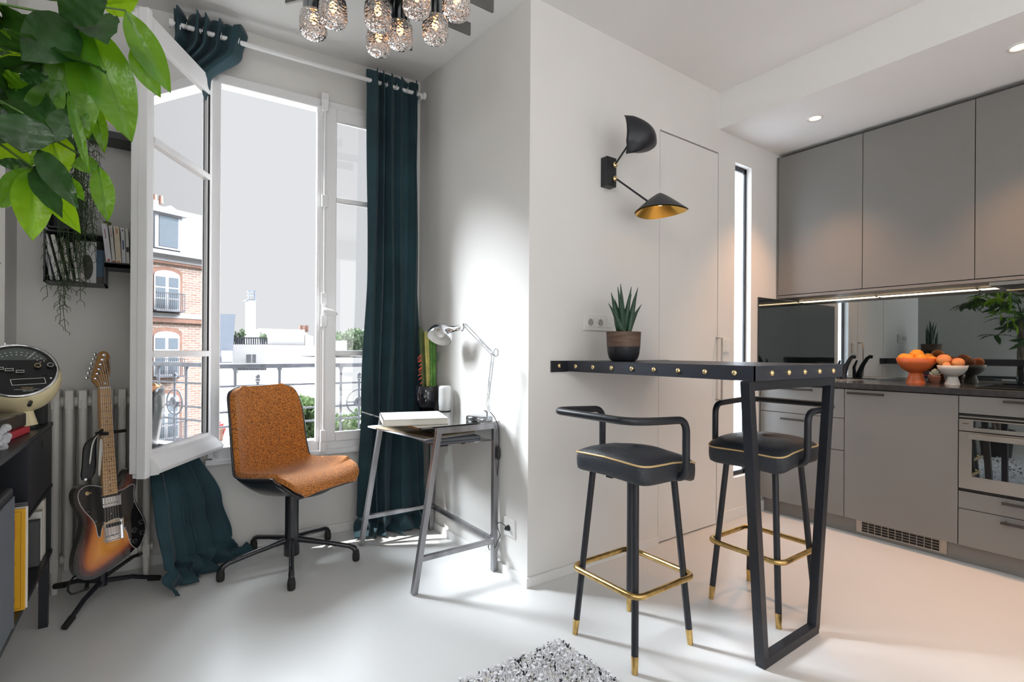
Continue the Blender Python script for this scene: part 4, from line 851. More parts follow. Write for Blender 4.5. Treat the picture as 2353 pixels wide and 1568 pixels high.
# side profile (forward, height) from seat front lip to back top
prof = [(.262, .418), (.245, .447), (.20, .468), (.12, .468), (.03, .458), (-.06, .450), (-.125, .455), (-.165, .485), (-.188, .54), (-.203, .62), (-.216, .71), (-.229, .80), (-.240, .875), (-.246, .905)]
wid = [.165, .205, .228, .235, .235, .232, .226, .220, .216, .214, .212, .206, .186, .122]
def interp(arr, f):
    i = min(len(arr)-2, int(f)); k = f-i; p = arr
    g = lambda j: Vector(p[max(0, min(len(p)-1, j))]) if isinstance(p[0], tuple) else p[max(0, min(len(p)-1, j))]
    a, b_, c_, d_ = g(i-1), g(i), g(i+1), g(i+2)
    return b_+(c_-a)*(k*.5)+(a*2-b_*5+c_*4-d_)*(k*k*.5)+(b_*3-a-c_*3+d_)*(k*k*k*.5)
def shell(off, wscale, curl, rows=60, cols=28, f0=0., f1=13., belly=0.):
    Gd = []
    for i in range(rows+1):
        f = f0+(f1-f0)*i/rows; p = interp(prof, f); q = interp(prof, min(13, f+.05))-interp(prof, max(0, f-.05)); nrm = Vector((-q.y, q.x)); nrm.normalize()
        # normal points to the sitter: up over the seat, forward along the back
        if nrm.y < 0 and f < 6: nrm = -nrm
        if f >= 6 and nrm.x < 0: nrm = -nrm
        w_ = interp(wid, f)*wscale; row = []
        sb = min(1, max(0, (f-5)/3)); cu = curl*(.036*(1-sb)+.052*sb)*(1-.85*max(0, (f-10.5)/2.5)**1.3)
        if f < 2.5: cu *= (f/2.5)*.6-.25*(1-f/2.5)
        for j in range(cols+1):
            u = -1+2*j/cols; lift = abs(u)**3*cu; P = p+nrm*(off+lift-belly*(1-abs(u)**2.2)*min(1, f/2.2)*(1-.72*sb)*min(1, (13-f)/2))
            row.append(CH+fwd*P.x+lat*(u*w_)+Vector((0, 0, P.y)))
        Gd.append(row)
    return Gd
m = MB(); m.grid(shell(-.014, 1.07, 1.15, belly=.085)); m.obj('shell', M_shell, t, solid=.008, off=1)
m = MB(); m.grid(shell(.006, 1.0, 1.05, f0=.0, f1=6.4)); m.obj('seat', M_orange, t, solid=.026, off=0, bevel=.01, seg=3)
m = MB(); m.grid(shell(.006, 1.0, 1.05, f0=6.1, f1=12.9)); m.obj('backrest', M_orange, t, solid=.026, off=0, bevel=.01, seg=3)
def rimpts(off, ws, curl):
    Gd = shell(off, ws, curl); return [r_[0] for r_ in Gd]+Gd[-1][1:-1]+[r_[-1] for r_ in Gd[::-1]]+Gd[0][1:-1][::-1]
m = MB(); m.tube(rimpts(-.010, 1.07, 1.15), .0055, 8, True); m.obj('rim', M_shell, t)
m = MB(); m.lathe([(.0, .408), (.030, .408), (.030, .400), (.016, .398), (.016, .385), (.031, .383), (.033, .375), (.033, .16), (.038, .12), (.038, .045), (0, .045)], CH, 24); m.obj('column', M_shell, t)
m = MB(); m.prism([(-.10, -.09), (.10, -.09), (.10, .09), (-.10, .09)], .405, .438, Matrix.Translation(CH)); m.obj('seat_bracket', M_dark, t, bevel=.01)
for k in range(5):
    a = R(42+72*k); d = Vector((math.cos(a), math.sin(a), 0)); m = MB()
    m.tube([CH+d*.02+Vector((0, 0, .125)), CH+d*.06+Vector((0, 0, .118)), CH+d*.18+Vector((0, 0, .098)), CH+d*.29+Vector((0, 0, .078)), CH+d*.315+Vector((0, 0, .066)), CH+d*.325+Vector((0, 0, .042))], [.017, .015, .012, .012, .014, .013], 12)
    sp = m.obj('spoke', M_shell, t)
    m = MB(); m.lathe([(.0, .0), (.013, .0), (.0175, .006), (.0185, .03), (.0155, .05), (.013, .058), (0, .06)], CH+d*.325, 16); m.obj('glide', M_rubber, sp)
# ================================================================== DESK
t = thing('desk', 'small glass topped desk with raw steel legs beside the teal curtain', 'desk', (1.2, 2.46, 0))
xb, xt, xf = 1.400, 1.085, .968; ya, yn = 2.82, 2.115; ZT = .745
for y in (yn, ya): m = MB(); m.bar((xt-.012, y, ZT-.016), (xb+.014, y, ZT-.016), .026, .03); m.obj('top_rail', M_steel, t, bevel=.0015)
for x, x2 in ((xt, xf), (xb, xb)):
    for y in (yn, ya):
        m = MB(); m.bar((x, y, ZT-.03), (x2, y, 0.002), .026, .026, (0, 1, 0)); m.obj('leg', M_steel, t, bevel=.0015)
for y in (yn, ya): m = MB(); m.bar((xf+.025, y, .152), (xb-.012, y, .152), .022, .022); m.obj('side_stretcher', M_steel, t, bevel=.0015)
m = MB(); m.bar((xb, yn+.013, .152), (xb, ya-.013, .152), .022, .022); m.obj('rear_stretcher', M_steel, t, bevel=.0015)
m = MB(); m.bar((xb, yn+.013, ZT-.016), (xb, ya-.013, ZT-.016), .02, .026); m.obj('rear_rail', M_steel, t, bevel=.0015)
m = MB(); m.box(.975, 1.412, 2.09, 2.845, ZT, ZT+.008); m.obj('glass_top', M_tglass, t, bevel=.001)
m = MB(); m.box(1.09, 1.385, 2.12, 2.82, .652, .657); m.obj('glass_shelf', M_tglass, t)
# things under the top
TS2 = lambda x, y, a, z: Matrix.Translation((x, y, z)) @ Matrix.Rotation(R(a), 4, 'Z')
def slab(name, lab, cat, T, w_, d_, h_, mt, z0=0, grp='things on the glass shelf'):
    m = MB(T); m.box(-w_/2, w_/2, -d_/2, d_/2, z0, z0+h_); return tag(m.obj(name, mt, bevel=.001), lab, cat, grp)
slab('laptop', 'thin silver laptop at the bottom of the desk shelf stack', 'laptop', TS2(1.225, 2.40, -4, .6575), .29, .42, .014, mat('laptop_grey', (.16, .17, .19), .35, .6))
slab('drawing_board', 'white rimmed board sticking out left under the brown card', 'board', TS2(1.165, 2.50, 8, .672), .30, .56, .008, mat('board_white', (.66, .66, .70), .5))
slab('brown_card', 'torn brown cardboard sheet on the desk shelf', 'cardboard', TS2(1.17, 2.46, 12, .681), .29, .50, .006, M_card)
slab('paper_sheets', 'loose pale paper sheets over the brown cardboard', 'paper', TS2(1.27, 2.44, -8, .688), .20, .36, .004, M_paper)
slab('tape_case', 'black boxes with white labels under the desk top', 'case', TS2(1.22, 2.36, 3, .693), .17, .15, .036, M_dark)
m = MB(TS2(1.22, 2.36, 3, .693)); 
for x in (-.06, -.02): m.box(x, x+.025, -.0765, -.0755, .008, .028)
o = m.obj('label_stickers', M_paper); o.parent = bpy.data.objects['tape_case']; o.location = base[o.name]-base['tape_case']
# big book on desk
TBk2 = TS2(1.042, 2.305, -17.5, .7535)
t = thing('large_book', 'large beige hardback lying on the glass desk', 'book', TBk2 @ Vector((0, 0, 0)))
m = MB(TBk2); m.box(-.149, .149, -.142, .142, 0, .0035); m.box(-.149, .149, -.142, .142, .0265, .030); m.box(-.149, -.1455, -.142, .142, 0, .030); m.obj('cover', mat('beige_cover', (.58, .54, .48), .6, var=.12), t)
m = MB(TBk2); m.box(-.1455, .145, -.138, .138, .0035, .0265); m.obj('page_block', M_paper, t)
# cactus
t = thing('potted_cactus', 'tall green spiny cactus with red shoots in a glossy black pot on the desk', 'plant', (1.345, 2.775, .753))
PC = Vector((1.345, 2.775, .753))
m = MB(); m.lathe([(0, .0), (.042, .0), (.060, .02), (.070, .055), (.071, .09), (.068, .135), (.065, .137), (.063, .132), (.064, .12), (0, .118)], PC, 32); m.obj('pot', mat('gloss_black_ceramic', (.008, .009, .014), .05, coat=.6), t)
m = MB(); m.lathe([(.063, .12), (0, .125)], PC, 24); m.obj('soil', mat('soil', (.05, .035, .025), .9, bump=.5), t)
M_cac = ramp_mat('cactus_green', 'ShaderNodeTexNoise', [(.3, (.05, .17, .02)), (.7, (.13, .30, .05))], .5, 25); M_cacd = mat('cactus_dark', (.07, .10, .03), .6, var=.3); M_cacy = mat('cactus_yellow', (.45, .42, .12), .5, var=.3); M_redl = mat('red_shoot', (.65, .07, .03), .5, var=.3); M_thorn = mat('thorn', (.10, .05, .04), .6)
for dx_, dy_, h_, rr, mt, lean in ((.030, -.005, .36, .020, M_cac, (-.004, 0)), (.004, -.01, .345, .015, M_cacy, (-.02, 0)), (-.018, .0, .37, .014, M_cacd, (-.025, 0))):
    Gd = []; 
    for i in range(25):
        f = i/24; z = .12+h_*f; r0 = rr*(1 if f < .85 else math.sqrt(max(.02, 1-((f-.85)/.15)**2))); row = []
        for k in range(24): a = 2*math.pi*k/24; rr_ = r0*(1+.38*math.cos(3*a+.6)); row.append(PC+Vector((dx_+lean[0]*f+rr_*math.cos(a), dy_+lean[1]*f+rr_*math.sin(a), z)))
        Gd.append(row)
    m = MB(); m.grid(Gd, cv=True); st_ = m.obj('stem', mt, t)
    m = MB()
    for i in range(22):
        f = i/22; z = .125+h_*f
        for k in range(3):
            a = (2*math.pi*k-.6)/3; c = PC+Vector((dx_+lean[0]*f+rr*1.36*math.cos(a), dy_+rr*1.36*math.sin(a), z)); e = c+Vector((math.cos(a)*.009, math.sin(a)*.009, .003)); m.tube([c, e], [.0013, .0004], 4, caps=False)
    m.obj('thorns', M_thorn, st_)
m = MB()
for k in range(16):
    z = .15+.2*rn.random(); c = PC+Vector((-.03, -.01, z)); s = rn.uniform(.02, .04); m.tube([c, c+Vector((-s*.5, -.004, s*.15)), c+Vector((-s, -.004, -s*.2))], [.0025, .002, .0008], 5, caps=False)
for k in range(8): c = PC+Vector((.0, -.028, .16+.025*k)); m.tube([c, c+Vector((-.006, -.01, .008))], [.002, .0006], 5, caps=False)
m.obj('red_shoots', M_redl, t)
m = MB()
for k in range(6): c = PC+Vector((.055, -.01, .27+.012*k)); m.tube([c-Vector((.012, 0, 0)), c+Vector((.012, 0, .006)), c+Vector((.022, 0, .014))], [.002, .0018, .0006], 5, caps=False)
m.obj('side_leaves', M_cac, t)
t = thing('glass_jar', 'white frosted glass jar between the black pot and the lamp', 'jar', (1.375, 2.60, .753))
m = MB(); m.lathe([(0, .0), (.030, .0), (.034, .008), (.037, .06), (.036, .13), (.034, .142), (.026, .146), (0, .146)], (1.375, 2.60, .753), 24); m.obj('body', mat('frosted_white', (.78, .79, .79), .35), t)
m = MB(); m.lathe([(.0, -.001), (.033, -.0005), (.033, .004)], (1.375, 2.60, .7535), 24); m.obj('base_ring', M_dark, t)
# desk lamp
t = thing('desk_lamp', 'chrome articulated desk lamp with round shade on the glass desk', 'lamp', (1.33, 2.165, .753))
LX = 1.335; LB = Vector((1.335, 2.155, .753))
m = MB(); m.lathe([(0, 0), (.066, 0), (.068, .004), (.068, .020), (.064, .025), (0, .026)], LB, 40); m.obj('base', M_darkchrome, t)
m = MB(); m.cyl((LX, 2.085, .775), (LX, 2.085, .80), .005); m.cyl((LX, 2.085, .80), (LX, 2.085, .83), .008); m.box(LX-.010, LX+.010, 2.075, 2.10, .805, .835); m.obj('pivot', M_chrome, t)
e0 = Vector((LX, 2.088, .828)); el = Vector((LX, 2.035, 1.085)); sh_ = Vector((LX, 2.305, 1.236)); hd = Vector((LX, 2.355, 1.222))
for nm, a, b_ in (('lower_arm', e0, el), ('upper_arm', el, sh_)):
    d = (b_-a).normalized(); pq = Vector((0, -d.z, d.y)); m = MB()
    for s in (-.009, .009): m.bar(a+pq*s, b_+pq*s, .005, .005)
    m.bar(a, a.lerp(b_, .03), .010, .024, pq); m.obj(nm, M_chrome, t)
    m = MB(); n_ = 40; pts = [a.lerp(b_, .08+.42*i/n_)+Vector((.004*math.cos(i*1.6), 0, 0))+pq*.004*math.sin(i*1.6) for i in range(n_)]; m.tube(pts, .0013, 4); m.obj('spring', M_steel, t)
m = MB(); m.cyl(el-Vector((.010, 0, 0)), el+Vector((.010, 0, 0)), .010); m.cyl(sh_-Vector((.01, 0, 0)), sh_+Vector((.01, 0, 0)), .009); m.tube([sh_, sh_+Vector((0, .03, -.028)), hd], .006, 8); m.obj('joint', M_chrome, t)
m = MB(); m.tube([el+Vector((.006, .01+.0, .01)), el+Vector((.006, -.012, .028)), el+Vector((.006, -.034, .018)), el+Vector((.006, -.03, -.006)), el+Vector((.006, -.005, -.012))], .0015, 6); m.obj('cable_loop', M_dark, t)
sc_ = Vector((1.30, 2.52, 1.187)); ax = Vector((-.50, -.31, -.78)).normalized()
m = MB(); m.tube([hd, hd+Vector((0, .02, 0)), hd+Vector((0, .05, -.002)), hd+Vector((-.006, .085, -.004)), hd+Vector((-.012, .10, -.006))], [.006, .014, .015, .020, .021], 20); m.obj('lamp_socket', M_chrome, t)
zq = ax.to_track_quat('Z', 'Y').to_matrix(); rp = [(.0, -.062), (.022, -.060), (.042, -.050), (.058, -.034), (.067, -.012), (.070, .012), (.069, .020)]
m = MB(); m.lathe(rp, sc_, 36, zq); m.obj('shade', M_chrome, t)
m = MB(); m.lathe([(r_*.965, z_+.0015) for r_, z_ in rp], sc_, 36, zq); m.obj('shade_lining', M_white, t)
m = MB(); m.sph(sc_-ax*.012, .024, 14); m.obj('bulb', mat('opal_bulb', (.85, .85, .84), .3), t)
t = thing('lamp_cable', 'thin dark lamp cable with inline switch hanging to the low socket', 'cable', (1.41, 2.09, .15))
m = MB(); cp = [(1.36, 2.10, .80), (1.385, 2.09, .765), (1.405, 2.088, .70), (1.405, 2.09, .55), (1.41, 2.115, .42), (1.41, 2.13, .30), (1.405, 2.11, .20), (1.385, 2.13, .15), (1.40, 2.17, .10), (1.405, 2.14, .20), (1.41, 2.08, .25), (1.415, 2.03, .24), (1.424, 2.02, .235)]
sp_ = []
for i in range(len(cp)-1):
    for k in range(6): 
        p = [Vector(cp[max(0, min(len(cp)-1, i+q))]) for q in (-1, 0, 1, 2)]; u = k/6
        sp_.append(p[1]+(p[2]-p[0])*(u*.5)+(p[0]*2-p[1]*5+p[2]*4-p[3])*(u*u*.5)+(p[1]*3-p[0]-p[2]*3+p[3])*(u**3*.5))
m.tube(sp_+[Vector(cp[-1])], .002, 6); m.obj('cord', M_dark, t)
m = MB(); m.tube([(1.40, 2.12, .17), (1.39, 2.17, .14), (1.40, 2.16, .09), (1.395, 2.10, .12), (1.405, 2.07, .19), (1.41, 2.10, .22)], .0018, 6); m.tube([(1.405, 2.09, .56), (1.405, 2.09, .58), (1.405, 2.09, .61), (1.405, 2.09, .63)], [.006, .011, .009, .005], 10); m.obj('inline_switch', M_dark, t)
t = thing('wall_socket', 'white low wall socket with black plug beside the desk leg', 'socket', (1.425, 2.02, .20))
m = MB(); m.box(1.422, 1.43, 1.975, 2.065, .195, .285); m.obj('plate', M_white, t, bevel=.003)
m = MB(); m.cyl((1.4225, 2.02, .238), (1.421, 2.02, .238), .020, n=20); m.obj('recess', M_trim, t)
m = MB(); m.cyl((1.4215, 2.02, .238), (1.400, 2.02, .238), .015, .008, 16); m.obj('plug', M_dark, t)
# ================================================================== BAR COUNTER
bx0, bx1, by0, by1, bz0, bz1 = 1.66, 2.345, .92, YB, 1.003, 1.055
t = thing('bar_counter', 'black steel bar counter with brass rivets fixed to the off-white wall', 'counter', (2.0, 1.4, 0))
m = MB(); m.box(bx0+.004, bx1-.004, by0+.004, by1-.001, bz0+.004, bz1); m.obj('top', M_bar, t)
m = MB(); m.box(bx0, bx0+.004, by0, by1-.001, bz0, bz1); m.box(bx1-.004, bx1, by0, by1-.001, bz0, bz1); m.box(bx0, bx1, by0, by0+.004, bz0, bz1); m.obj('edge_band', M_bar, t)
for a, b_ in ((1.562, bx0), (bx1, bx1+.10)): m = MB(); m.box(a, b_, by1-.012, by1-.001, bz0-.002, bz1); m.obj('wall_flange', M_black, t)
rv = [(bx0, 1.807-.1163*k, 1.029, (-1, 0, 0)) for k in range(8)]+[(1.769+.12*k, by0, 1.029, (0, -1, 0)) for k in range(5)]+[(1.607, by1-.012, 1.031, (0, -1, 0))]
for x, y, z, nn in rv:
    m = MB(); nn = Vector(nn); m.lathe([(.0105, 0), (.0105, .002), (.0085, .006), (.004, .0085), (0, .009)], (x, y, z), 16, nn.to_track_quat('Z', 'Y').to_matrix()); m.obj('rivet', M_brassb, t)
LY = .955; lt0, lt1, lb0, lb1 = 1.655+.02, 2.30, 1.745, 2.125
for a, b_, nm in (((lt0, LY, bz0-.005), (lb0, LY-.02, .018), 'leg'), ((lt1, LY, bz0-.005), (lb1, LY-.02, .018), 'leg'), ((lb0-.012, LY-.02, .018), (lb1+.012, LY-.02, .018), 'foot_rail'), ((lt0-.015, LY, bz0-.018), (lt1+.015, LY, bz0-.018), 'top_rail')):
    m = MB(); m.bar(a, b_, .034, .034, (0, 1, 0)); m.obj(nm, M_black, t, bevel=.0015)
# ================================================================== STOOLS (sitter faces +x before turning)
def make_stool(label):
    t = thing('bar_stool', label, 'stool', (0, 0, 0), 'black leather bar stools with brass ring')
    base[t.name] = Vector()
    def sp(u, v, z):        # rounded square section
        return None
    Gd = []; NS = 48
    def ring(hx, hy, z, e=7, sag=0, k=1):
        row = []
        for i in range(NS):
            a = 2*math.pi*i/NS; c, s = math.cos(a), math.sin(a); x = hx*math.copysign(abs(c)**(2/e), c); y = hy*math.copysign(abs(s)**(2/e), s)
            row.append(Vector((x+.01, y, z-sag*(max(0, x/hx)**2.5)-.010*(y/hy)**2*k)))
        return row
    hx, hy = .165, .178
    body_ = [ring(.001, .001, .650), ring(hx*.93, hy*.93, .647, sag=.03), ring(hx*.985, hy*.985, .653, sag=.03), ring(hx, hy, .668, sag=.03), ring(hx*1.005, hy*1.005, .69, sag=.03), ring(hx, hy, .712, sag=.03), ring(hx*.985, hy*.985, .718, sag=.03), ring(hx*.95, hy*.95, .726, 5, sag=.028), ring(hx*.85, hy*.85, .735, 4, sag=.022), ring(hx*.55, hy*.55, .742, 3, sag=.01), ring(.001, .001, .744, 2)]
    m = MB(); m.grid(body_, cv=True); m.obj('seat', M_leather, t)
    m = MB(); m.tube(ring(hx*.998, hy*.998, .716, sag=.03), .0036, 8, True, False); m.obj('piping', M_pipe, t)
    m = MB(); m.box(-.13, .13, -.014, .014, .636, .654); m.box(-.014, .014, -.13, .13, .636, .654); m.obj('under_frame', M_black, t)
    rtb = .0135; pts = []
    def arc(p0, p1, p2, n=7): return [p0.lerp(p1, k/n).lerp(p1.lerp(p2, k/n), k/n) for k in range(n+1)]
    yb_ = .205; ya_ = .17; zt = .862; za = .648; xr = -.235; xv = .045
    for s in (1,): pass
    A = [Vector((xv-.02, .06, za)), Vector((xv-.01, .12, za))]
    P = A+arc(Vector((xv, .165, za)), Vector((xv, yb_, za)), Vector((xv, yb_, za+.05)))+[Vector((xv, yb_, .75))]+arc(Vector((xv, yb_, zt-.05)), Vector((xv, yb_, zt)), Vector((xv-.05, yb_, zt)))+[Vector((-.10, yb_+.0, zt+.004))]+arc(Vector((xr+.09, yb_-.003, zt+.006)), Vector((xr, yb_-.01, zt+.010)), Vector((xr-.002, yb_-.07, zt+.010)), 9)
    m = MB(); full = P+[Vector((p.x, -p.y, p.z)) for p in P[::-1]]; m.tube(full, rtb, 14); m.obj('back_tube', M_black, t)
    for sx, sy in ((-1, -1), (1, -1), (1, 1), (-1, 1)):
        a = Vector((sx*.105, sy*.105, .655)); b_ = Vector((sx*.155, sy*.15, .0)); c_ = a.lerp(b_, .91)
        m = MB(); m.tube([a, c_], .0125, 14); lg = m.obj('leg', M_black, t)
        m = MB(); m.tube([c_, b_], [.0132, .0105], 14); o = m.obj('foot_cap', M_brass, lg); o['label'] = 'brass foot cap'
    q = []; hr = .152; z = .262
    for sx, sy in ((1, 1), (-1, 1), (-1, -1), (1, -1)):
        a0 = {(1, 1): 0, (-1, 1): 90, (-1, -1): 180, (1, -1): 270}[(sx, sy)]
        for k in range(7): a = R(a0+15*k); q.append(Vector((sx*(hr-.03)+.04*math.cos(a), sy*(hr-.03)+.04*math.sin(a), z)))
    m = MB(); m.tube(q, .011, 12, True); o = m.obj('footrest_ring', M_brass, t); o['label'] = 'brass footrest ring'
    return t
st = make_stool('black leather bar stool in front, left of the counter leg')
st.location = (1.503, 1.313, 0)
s2 = dup(st, loc=(2.197, 1.177, 0), rz=math.pi, label='black leather bar stool behind the counter leg, near the kitchen drawers')
# ================================================================== PLANT ON BAR
t = thing('potted_snake_plant', 'spiky snake plant in a half brown half black ribbed pot on the bar', 'plant', (1.835, 1.66, 1.055)); PS = Vector((1.83, 1.66, 1.055))
pr_ = [(0, .0), (.052, .0), (.066, .012), (.074, .035), (.078, .07), (.081, .135), (.082, .140), (.078, .140), (.075, .125), (0, .123)]
m = MB(); m.lathe([p for p in pr_ if p[1] <= .07]+[], PS, 40); m.obj('pot_base', mat('dark_glaze', (.025, .026, .032), .35, bump=.2, bscale=30), t)
m = MB(); m.lathe([(.078, .07), (.079, .09)]+pr_[5:], PS, 40); m.obj('pot', ramp_mat('brown_wood_pot', 'ShaderNodeTexNoise', [(.3, (.09, .05, .035)), (.7, (.19, .12, .085))], .6, 10, (1, 1, 6)), t)
M_snk = ramp_mat('snake_green', 'ShaderNodeTexNoise', [(.3, (.012, .045, .022)), (.7, (.03, .085, .04))], .4, 20, (1, 1, 5)); 
for px, py, bxo, wv in ((1398, 697, -.035, .014), (1404, 672, -.025, .016), (1413, 688, -.015, .010), (1419, 659, -.005, .013), (1426, 652, .0, .014), (1430, 692, .005, .011), (1451, 659, .012, .014), (1451, 676, .018, .011), (1466, 661, .028, .015), (1456, 694, .03, .011), (1474, 700, .045, .013)):
    tip = fY(px, py, 1.66+rn.uniform(-.03, .03)); b0 = PS+Vector((bxo*.9+.0, rn.uniform(-.03, .03), .12)); mid = b0.lerp(tip, .5)+Vector(((b0.x-tip.x)*.10, 0, 0))
    pts = [b0, b0.lerp(mid, .5), mid, mid.lerp(tip, .5)+Vector(((b0.x-tip.x)*.04, 0, 0)), tip]; m = MB(); m.tube(pts, [wv*.8, wv, wv*.85, wv*.5, .001], 8); m.obj('leaf', M_snk, t)
# ================================================================== SOCKETS AND SWITCHES
t = thing('socket_panel', 'white triple wall plate with two sockets and a switch behind the snake plant', 'socket', (1.89, YB-.01, 1.21))
m = MB(); m.box(1.772, 2.01, YB-.009, YB, 1.208, 1.292); m.obj('plate', M_white, t, bevel=.003)
for x in (1.817, 1.888):
    m = MB(); m.box(x-.024, x+.024, YB-.0115, YB-.009, 1.226, 1.274); s_ = m.obj('socket_insert', M_white, t, bevel=.001)
    m = MB(); m.cyl((x, YB-.0117, 1.25), (x, YB-.0105, 1.25), .019, n=24); m.obj('socket_well', mat('well_grey', (.45, .44, .42), .5), s_)
    m = MB()
    for dx_, dz_ in ((-.009, -.004), (.009, -.004), (0, .009)): m.cyl((x+dx_, YB-.0125, 1.25+dz_), (x+dx_, YB-.0117, 1.25+dz_), .0026, n=8)
    m.obj('pins', M_dark, s_)
m = MB(); m.box(1.936, 1.985, YB-.0125, YB-.009, 1.226, 1.274); m.obj('rocker', M_white, t, bevel=.0015)
t = thing('light_switch', 'small beige white switch plate between flush door and slit window', 'switch', (3.03, YB-.01, 1.10))
m = MB(); m.box(2.992, 3.075, YB-.009, YB, 1.10, 1.19); m.obj('plate', M_white, t, bevel=.002); m = MB(); m.box(3.012, 3.056, YB-.0125, YB-.009, 1.112, 1.178); m.obj('rocker', M_trim, t, bevel=.001)
# ================================================================== WALL SCONCE
t = thing('wall_sconce', 'black two armed wall lamp with folded shades and gold lining', 'lamp', (1.93, YB, 2.03))
m = MB(); m.box(1.893, 1.962, YB-.045, YB, 1.955, 2.105); m.obj('wall_box', M_black, t, bevel=.002)
for z in (2.066, 1.995): m = MB(); m.sph((1.944, YB-.052, z), .015, 12, (1, .7, 1)); m.obj('knob', M_brassb, t)
def sconce_shade(ctr, mx_, flip):
    # a sheet folded like a hat: a cone-like vault, wide at the rim
    Gd = []; 
    for i in range(19):
        a = -1+2*i/18; row = []
        for j in range(13):
            v = j/12; w_ = .02+.125*v**.8; x = a*w_; z = -.018*0-.115*v*(1-.30*a*a)-.045*abs(a)**1.5*v; y = -.075*(1-a*a)*v
            row.append(mx_ @ Vector((x, y, z)))
        Gd.append(row)
    return Gd
def shade(apex, x_, y_, z_, nm, prm):
    MX = axes(apex, x_, y_, z_); W0, L0, Dp = prm; Gd = []; n_ = 36
    for i in range(n_+1):
        th_ = -math.pi*.5+math.pi*i/n_            # half turn around the fold
        row = []
        for j in range(14):
            v = j/13; r_ = .012+v; row.append(MX @ Vector((W0*math.sin(th_)*r_**.85, -Dp*math.cos(th_)*r_**.9, -L0*v*(1-.22*math.sin(th_)**2*0-.25*abs(math.sin(th_))**3*0))))
        Gd.append(row)
    return Gd
shs = []
# lower lamp: hat opening downward, gold dish of the lining showing
MXl = Matrix.Translation((2.085, 1.655, 1.902))
def hat(MX, halfs, depth, height, n_=44):
    outer = []
    for i in range(n_):
        a = 2*math.pi*i/n_; row = []
        for j in range(12):
            v = (j/11); rr = v**.92
            x = halfs*rr*math.cos(a)*(1.0+.18*max(0, math.cos(a))**2); y = depth*rr*math.sin(a); z = -height*(v**1.15)*(1-.0*abs(math.cos(a)))
            # side lobes droop in a fold: rim rises front and back
            z += height*.26*v*v*abs(math.cos(a))**2*(.9 if math.cos(a) > 0 else -.0)
            row.append(MX @ Vector((x, y, z)))
        outer.append(row)
    return outer
MXl = Matrix.Translation((2.085, 1.655, 1.905)) @ Matrix.Rotation(R(-6), 4, 'Z') @ Matrix.Rotation(R(-3), 4, 'X')
m = MB(); m.grid(hat(MXl, .138, .115, .100), cu=True); s1 = m.obj('lower_shade', M_black, t)
m = MB(); m.grid(hat(MXl @ Matrix.Translation((0, 0, -.006)), .134, .111, .098), cu=True); m.obj('shade_lining', M_gold, s1)
m = MB(); m.sph(MXl @ Vector((0, 0, -.045)), .022, 12); m.obj('bulb', emit('warm_bulb', (1, .60, .16), 9), t)
# upper lamp: curved plate turned up against the wall
MXu = Matrix.Translation((1.905, 1.71, 2.17))
MXu = Matrix.Translation((1.862, 1.70, 2.165)) @ Matrix.Rotation(R(-8), 4, 'Z')
Gd = []
for i in range(25):
    a = i/24; row = []
    for j in range(25):
        b_ = -1+2*j/24; rx = .21*max(0.0, 1-abs(b_+.0)**2.3)**.5*(1.0 if b_ > 0 else 1-.18*b_*b_); x = rx*a+.004+.03*max(0, -b_-.5)
        y = -.075*math.sin(math.pi*min(1, a*.9+.1))*(1-.5*b_*b_)*(rx/.21)**.5
        row.append(MXu @ Vector((x, y, .085*b_-.010*(b_ < -.3)*math.sin(math.pi*a)*(-b_))))
    Gd.append(row)
m = MB(); m.grid(Gd); m.obj('upper_shade', M_black, t, solid=.003)
for a, b_ in (((1.948, YB-.055, 2.075), (1.925, 1.70, 2.15)), ((1.948, YB-.055, 1.995), (2.02, 1.665, 1.845))):
    m = MB(); m.cyl(a, b_, .0048, n=10); m.obj('arm', M_black, t)
# ================================================================== KITCHEN
FX = 3.44
def handle(par, y0, y1, z, x=FX): 
    m = MB(); m.box(x-.031, x-.021, y0, y1, z-.0065, z+.0065)
    for y in (y0+.01, y1-.02): m.box(x-.024, x+.0, y, y+.01, z-.004, z+.004)
    m.obj('handle', M_handle, par, bevel=.001)
def cab(name, label, y0, y1, z0, z1, x0, x1, fronts, grp):
    t = thing(name, label, 'cabinet', (x1-.2, (y0+y1)/2, z0), grp)
    m = MB(); m.box(x0+.02, x1, y0+.001, y1-.001, z0, z1); m.obj('carcass', M_cab, t)
    m = MB(); m.box(x0+.016, x0+.0195, y0+.001, y1-.001, z0, z1); m.obj('reveal', M_gap, t)
    for (za, zb, nm, hz_, hy) in fronts:
        m = MB(); m.box(x0, x0+.016, y0+.0018, y1-.0018, za+.0018, zb-.0018); f = m.obj(nm, M_cab, t, bevel=.0012)
        if hz_: handle(f, hy[0], hy[1], hz_, x0)
    return t
YA, YB1, YC, YD, YE = 1.866, 1.343, .807, .21, -.39
gl = 'grey base cabinets under the worktop'
cab('base_cabinet', 'grey base cabinet with three drawers next to the wall', YB1, YA, .103, .886, FX, XK-.002, [(.103, .505, 'drawer', 0, 0), (.505, .702, 'drawer', .664, (1.52, 1.715)), (.702, .884, 'drawer', .864, (1.518, 1.716))], gl)
cab('base_cabinet', 'wide grey base cabinet door above the plinth grille', YC, YB1, .103, .886, FX, XK-.002, [(.103, .884, 'door', .862, (1.13, 1.32))], gl)
cab('oven_cabinet', 'grey base cabinet that houses the oven', YD, YC, .103, .886, FX, XK-.002, [(.103, .296, 'drawer', .268, (.36, .639)), (.296, .388, 'drawer', .365, (.36, .636)), (.790, .884, 'drawer', .866, (.36, .632))], gl)
cab('base_cabinet', 'grey base cabinet right of the oven at the frame edge', YE, YD, .103, .886, FX, XK-.002, [(.103, .884, 'door', .862, (.0, .19))], gl)
t = thing('oven', 'built-in stainless oven with dark glass window below the hob', 'oven', (FX+.1, .508, .39))
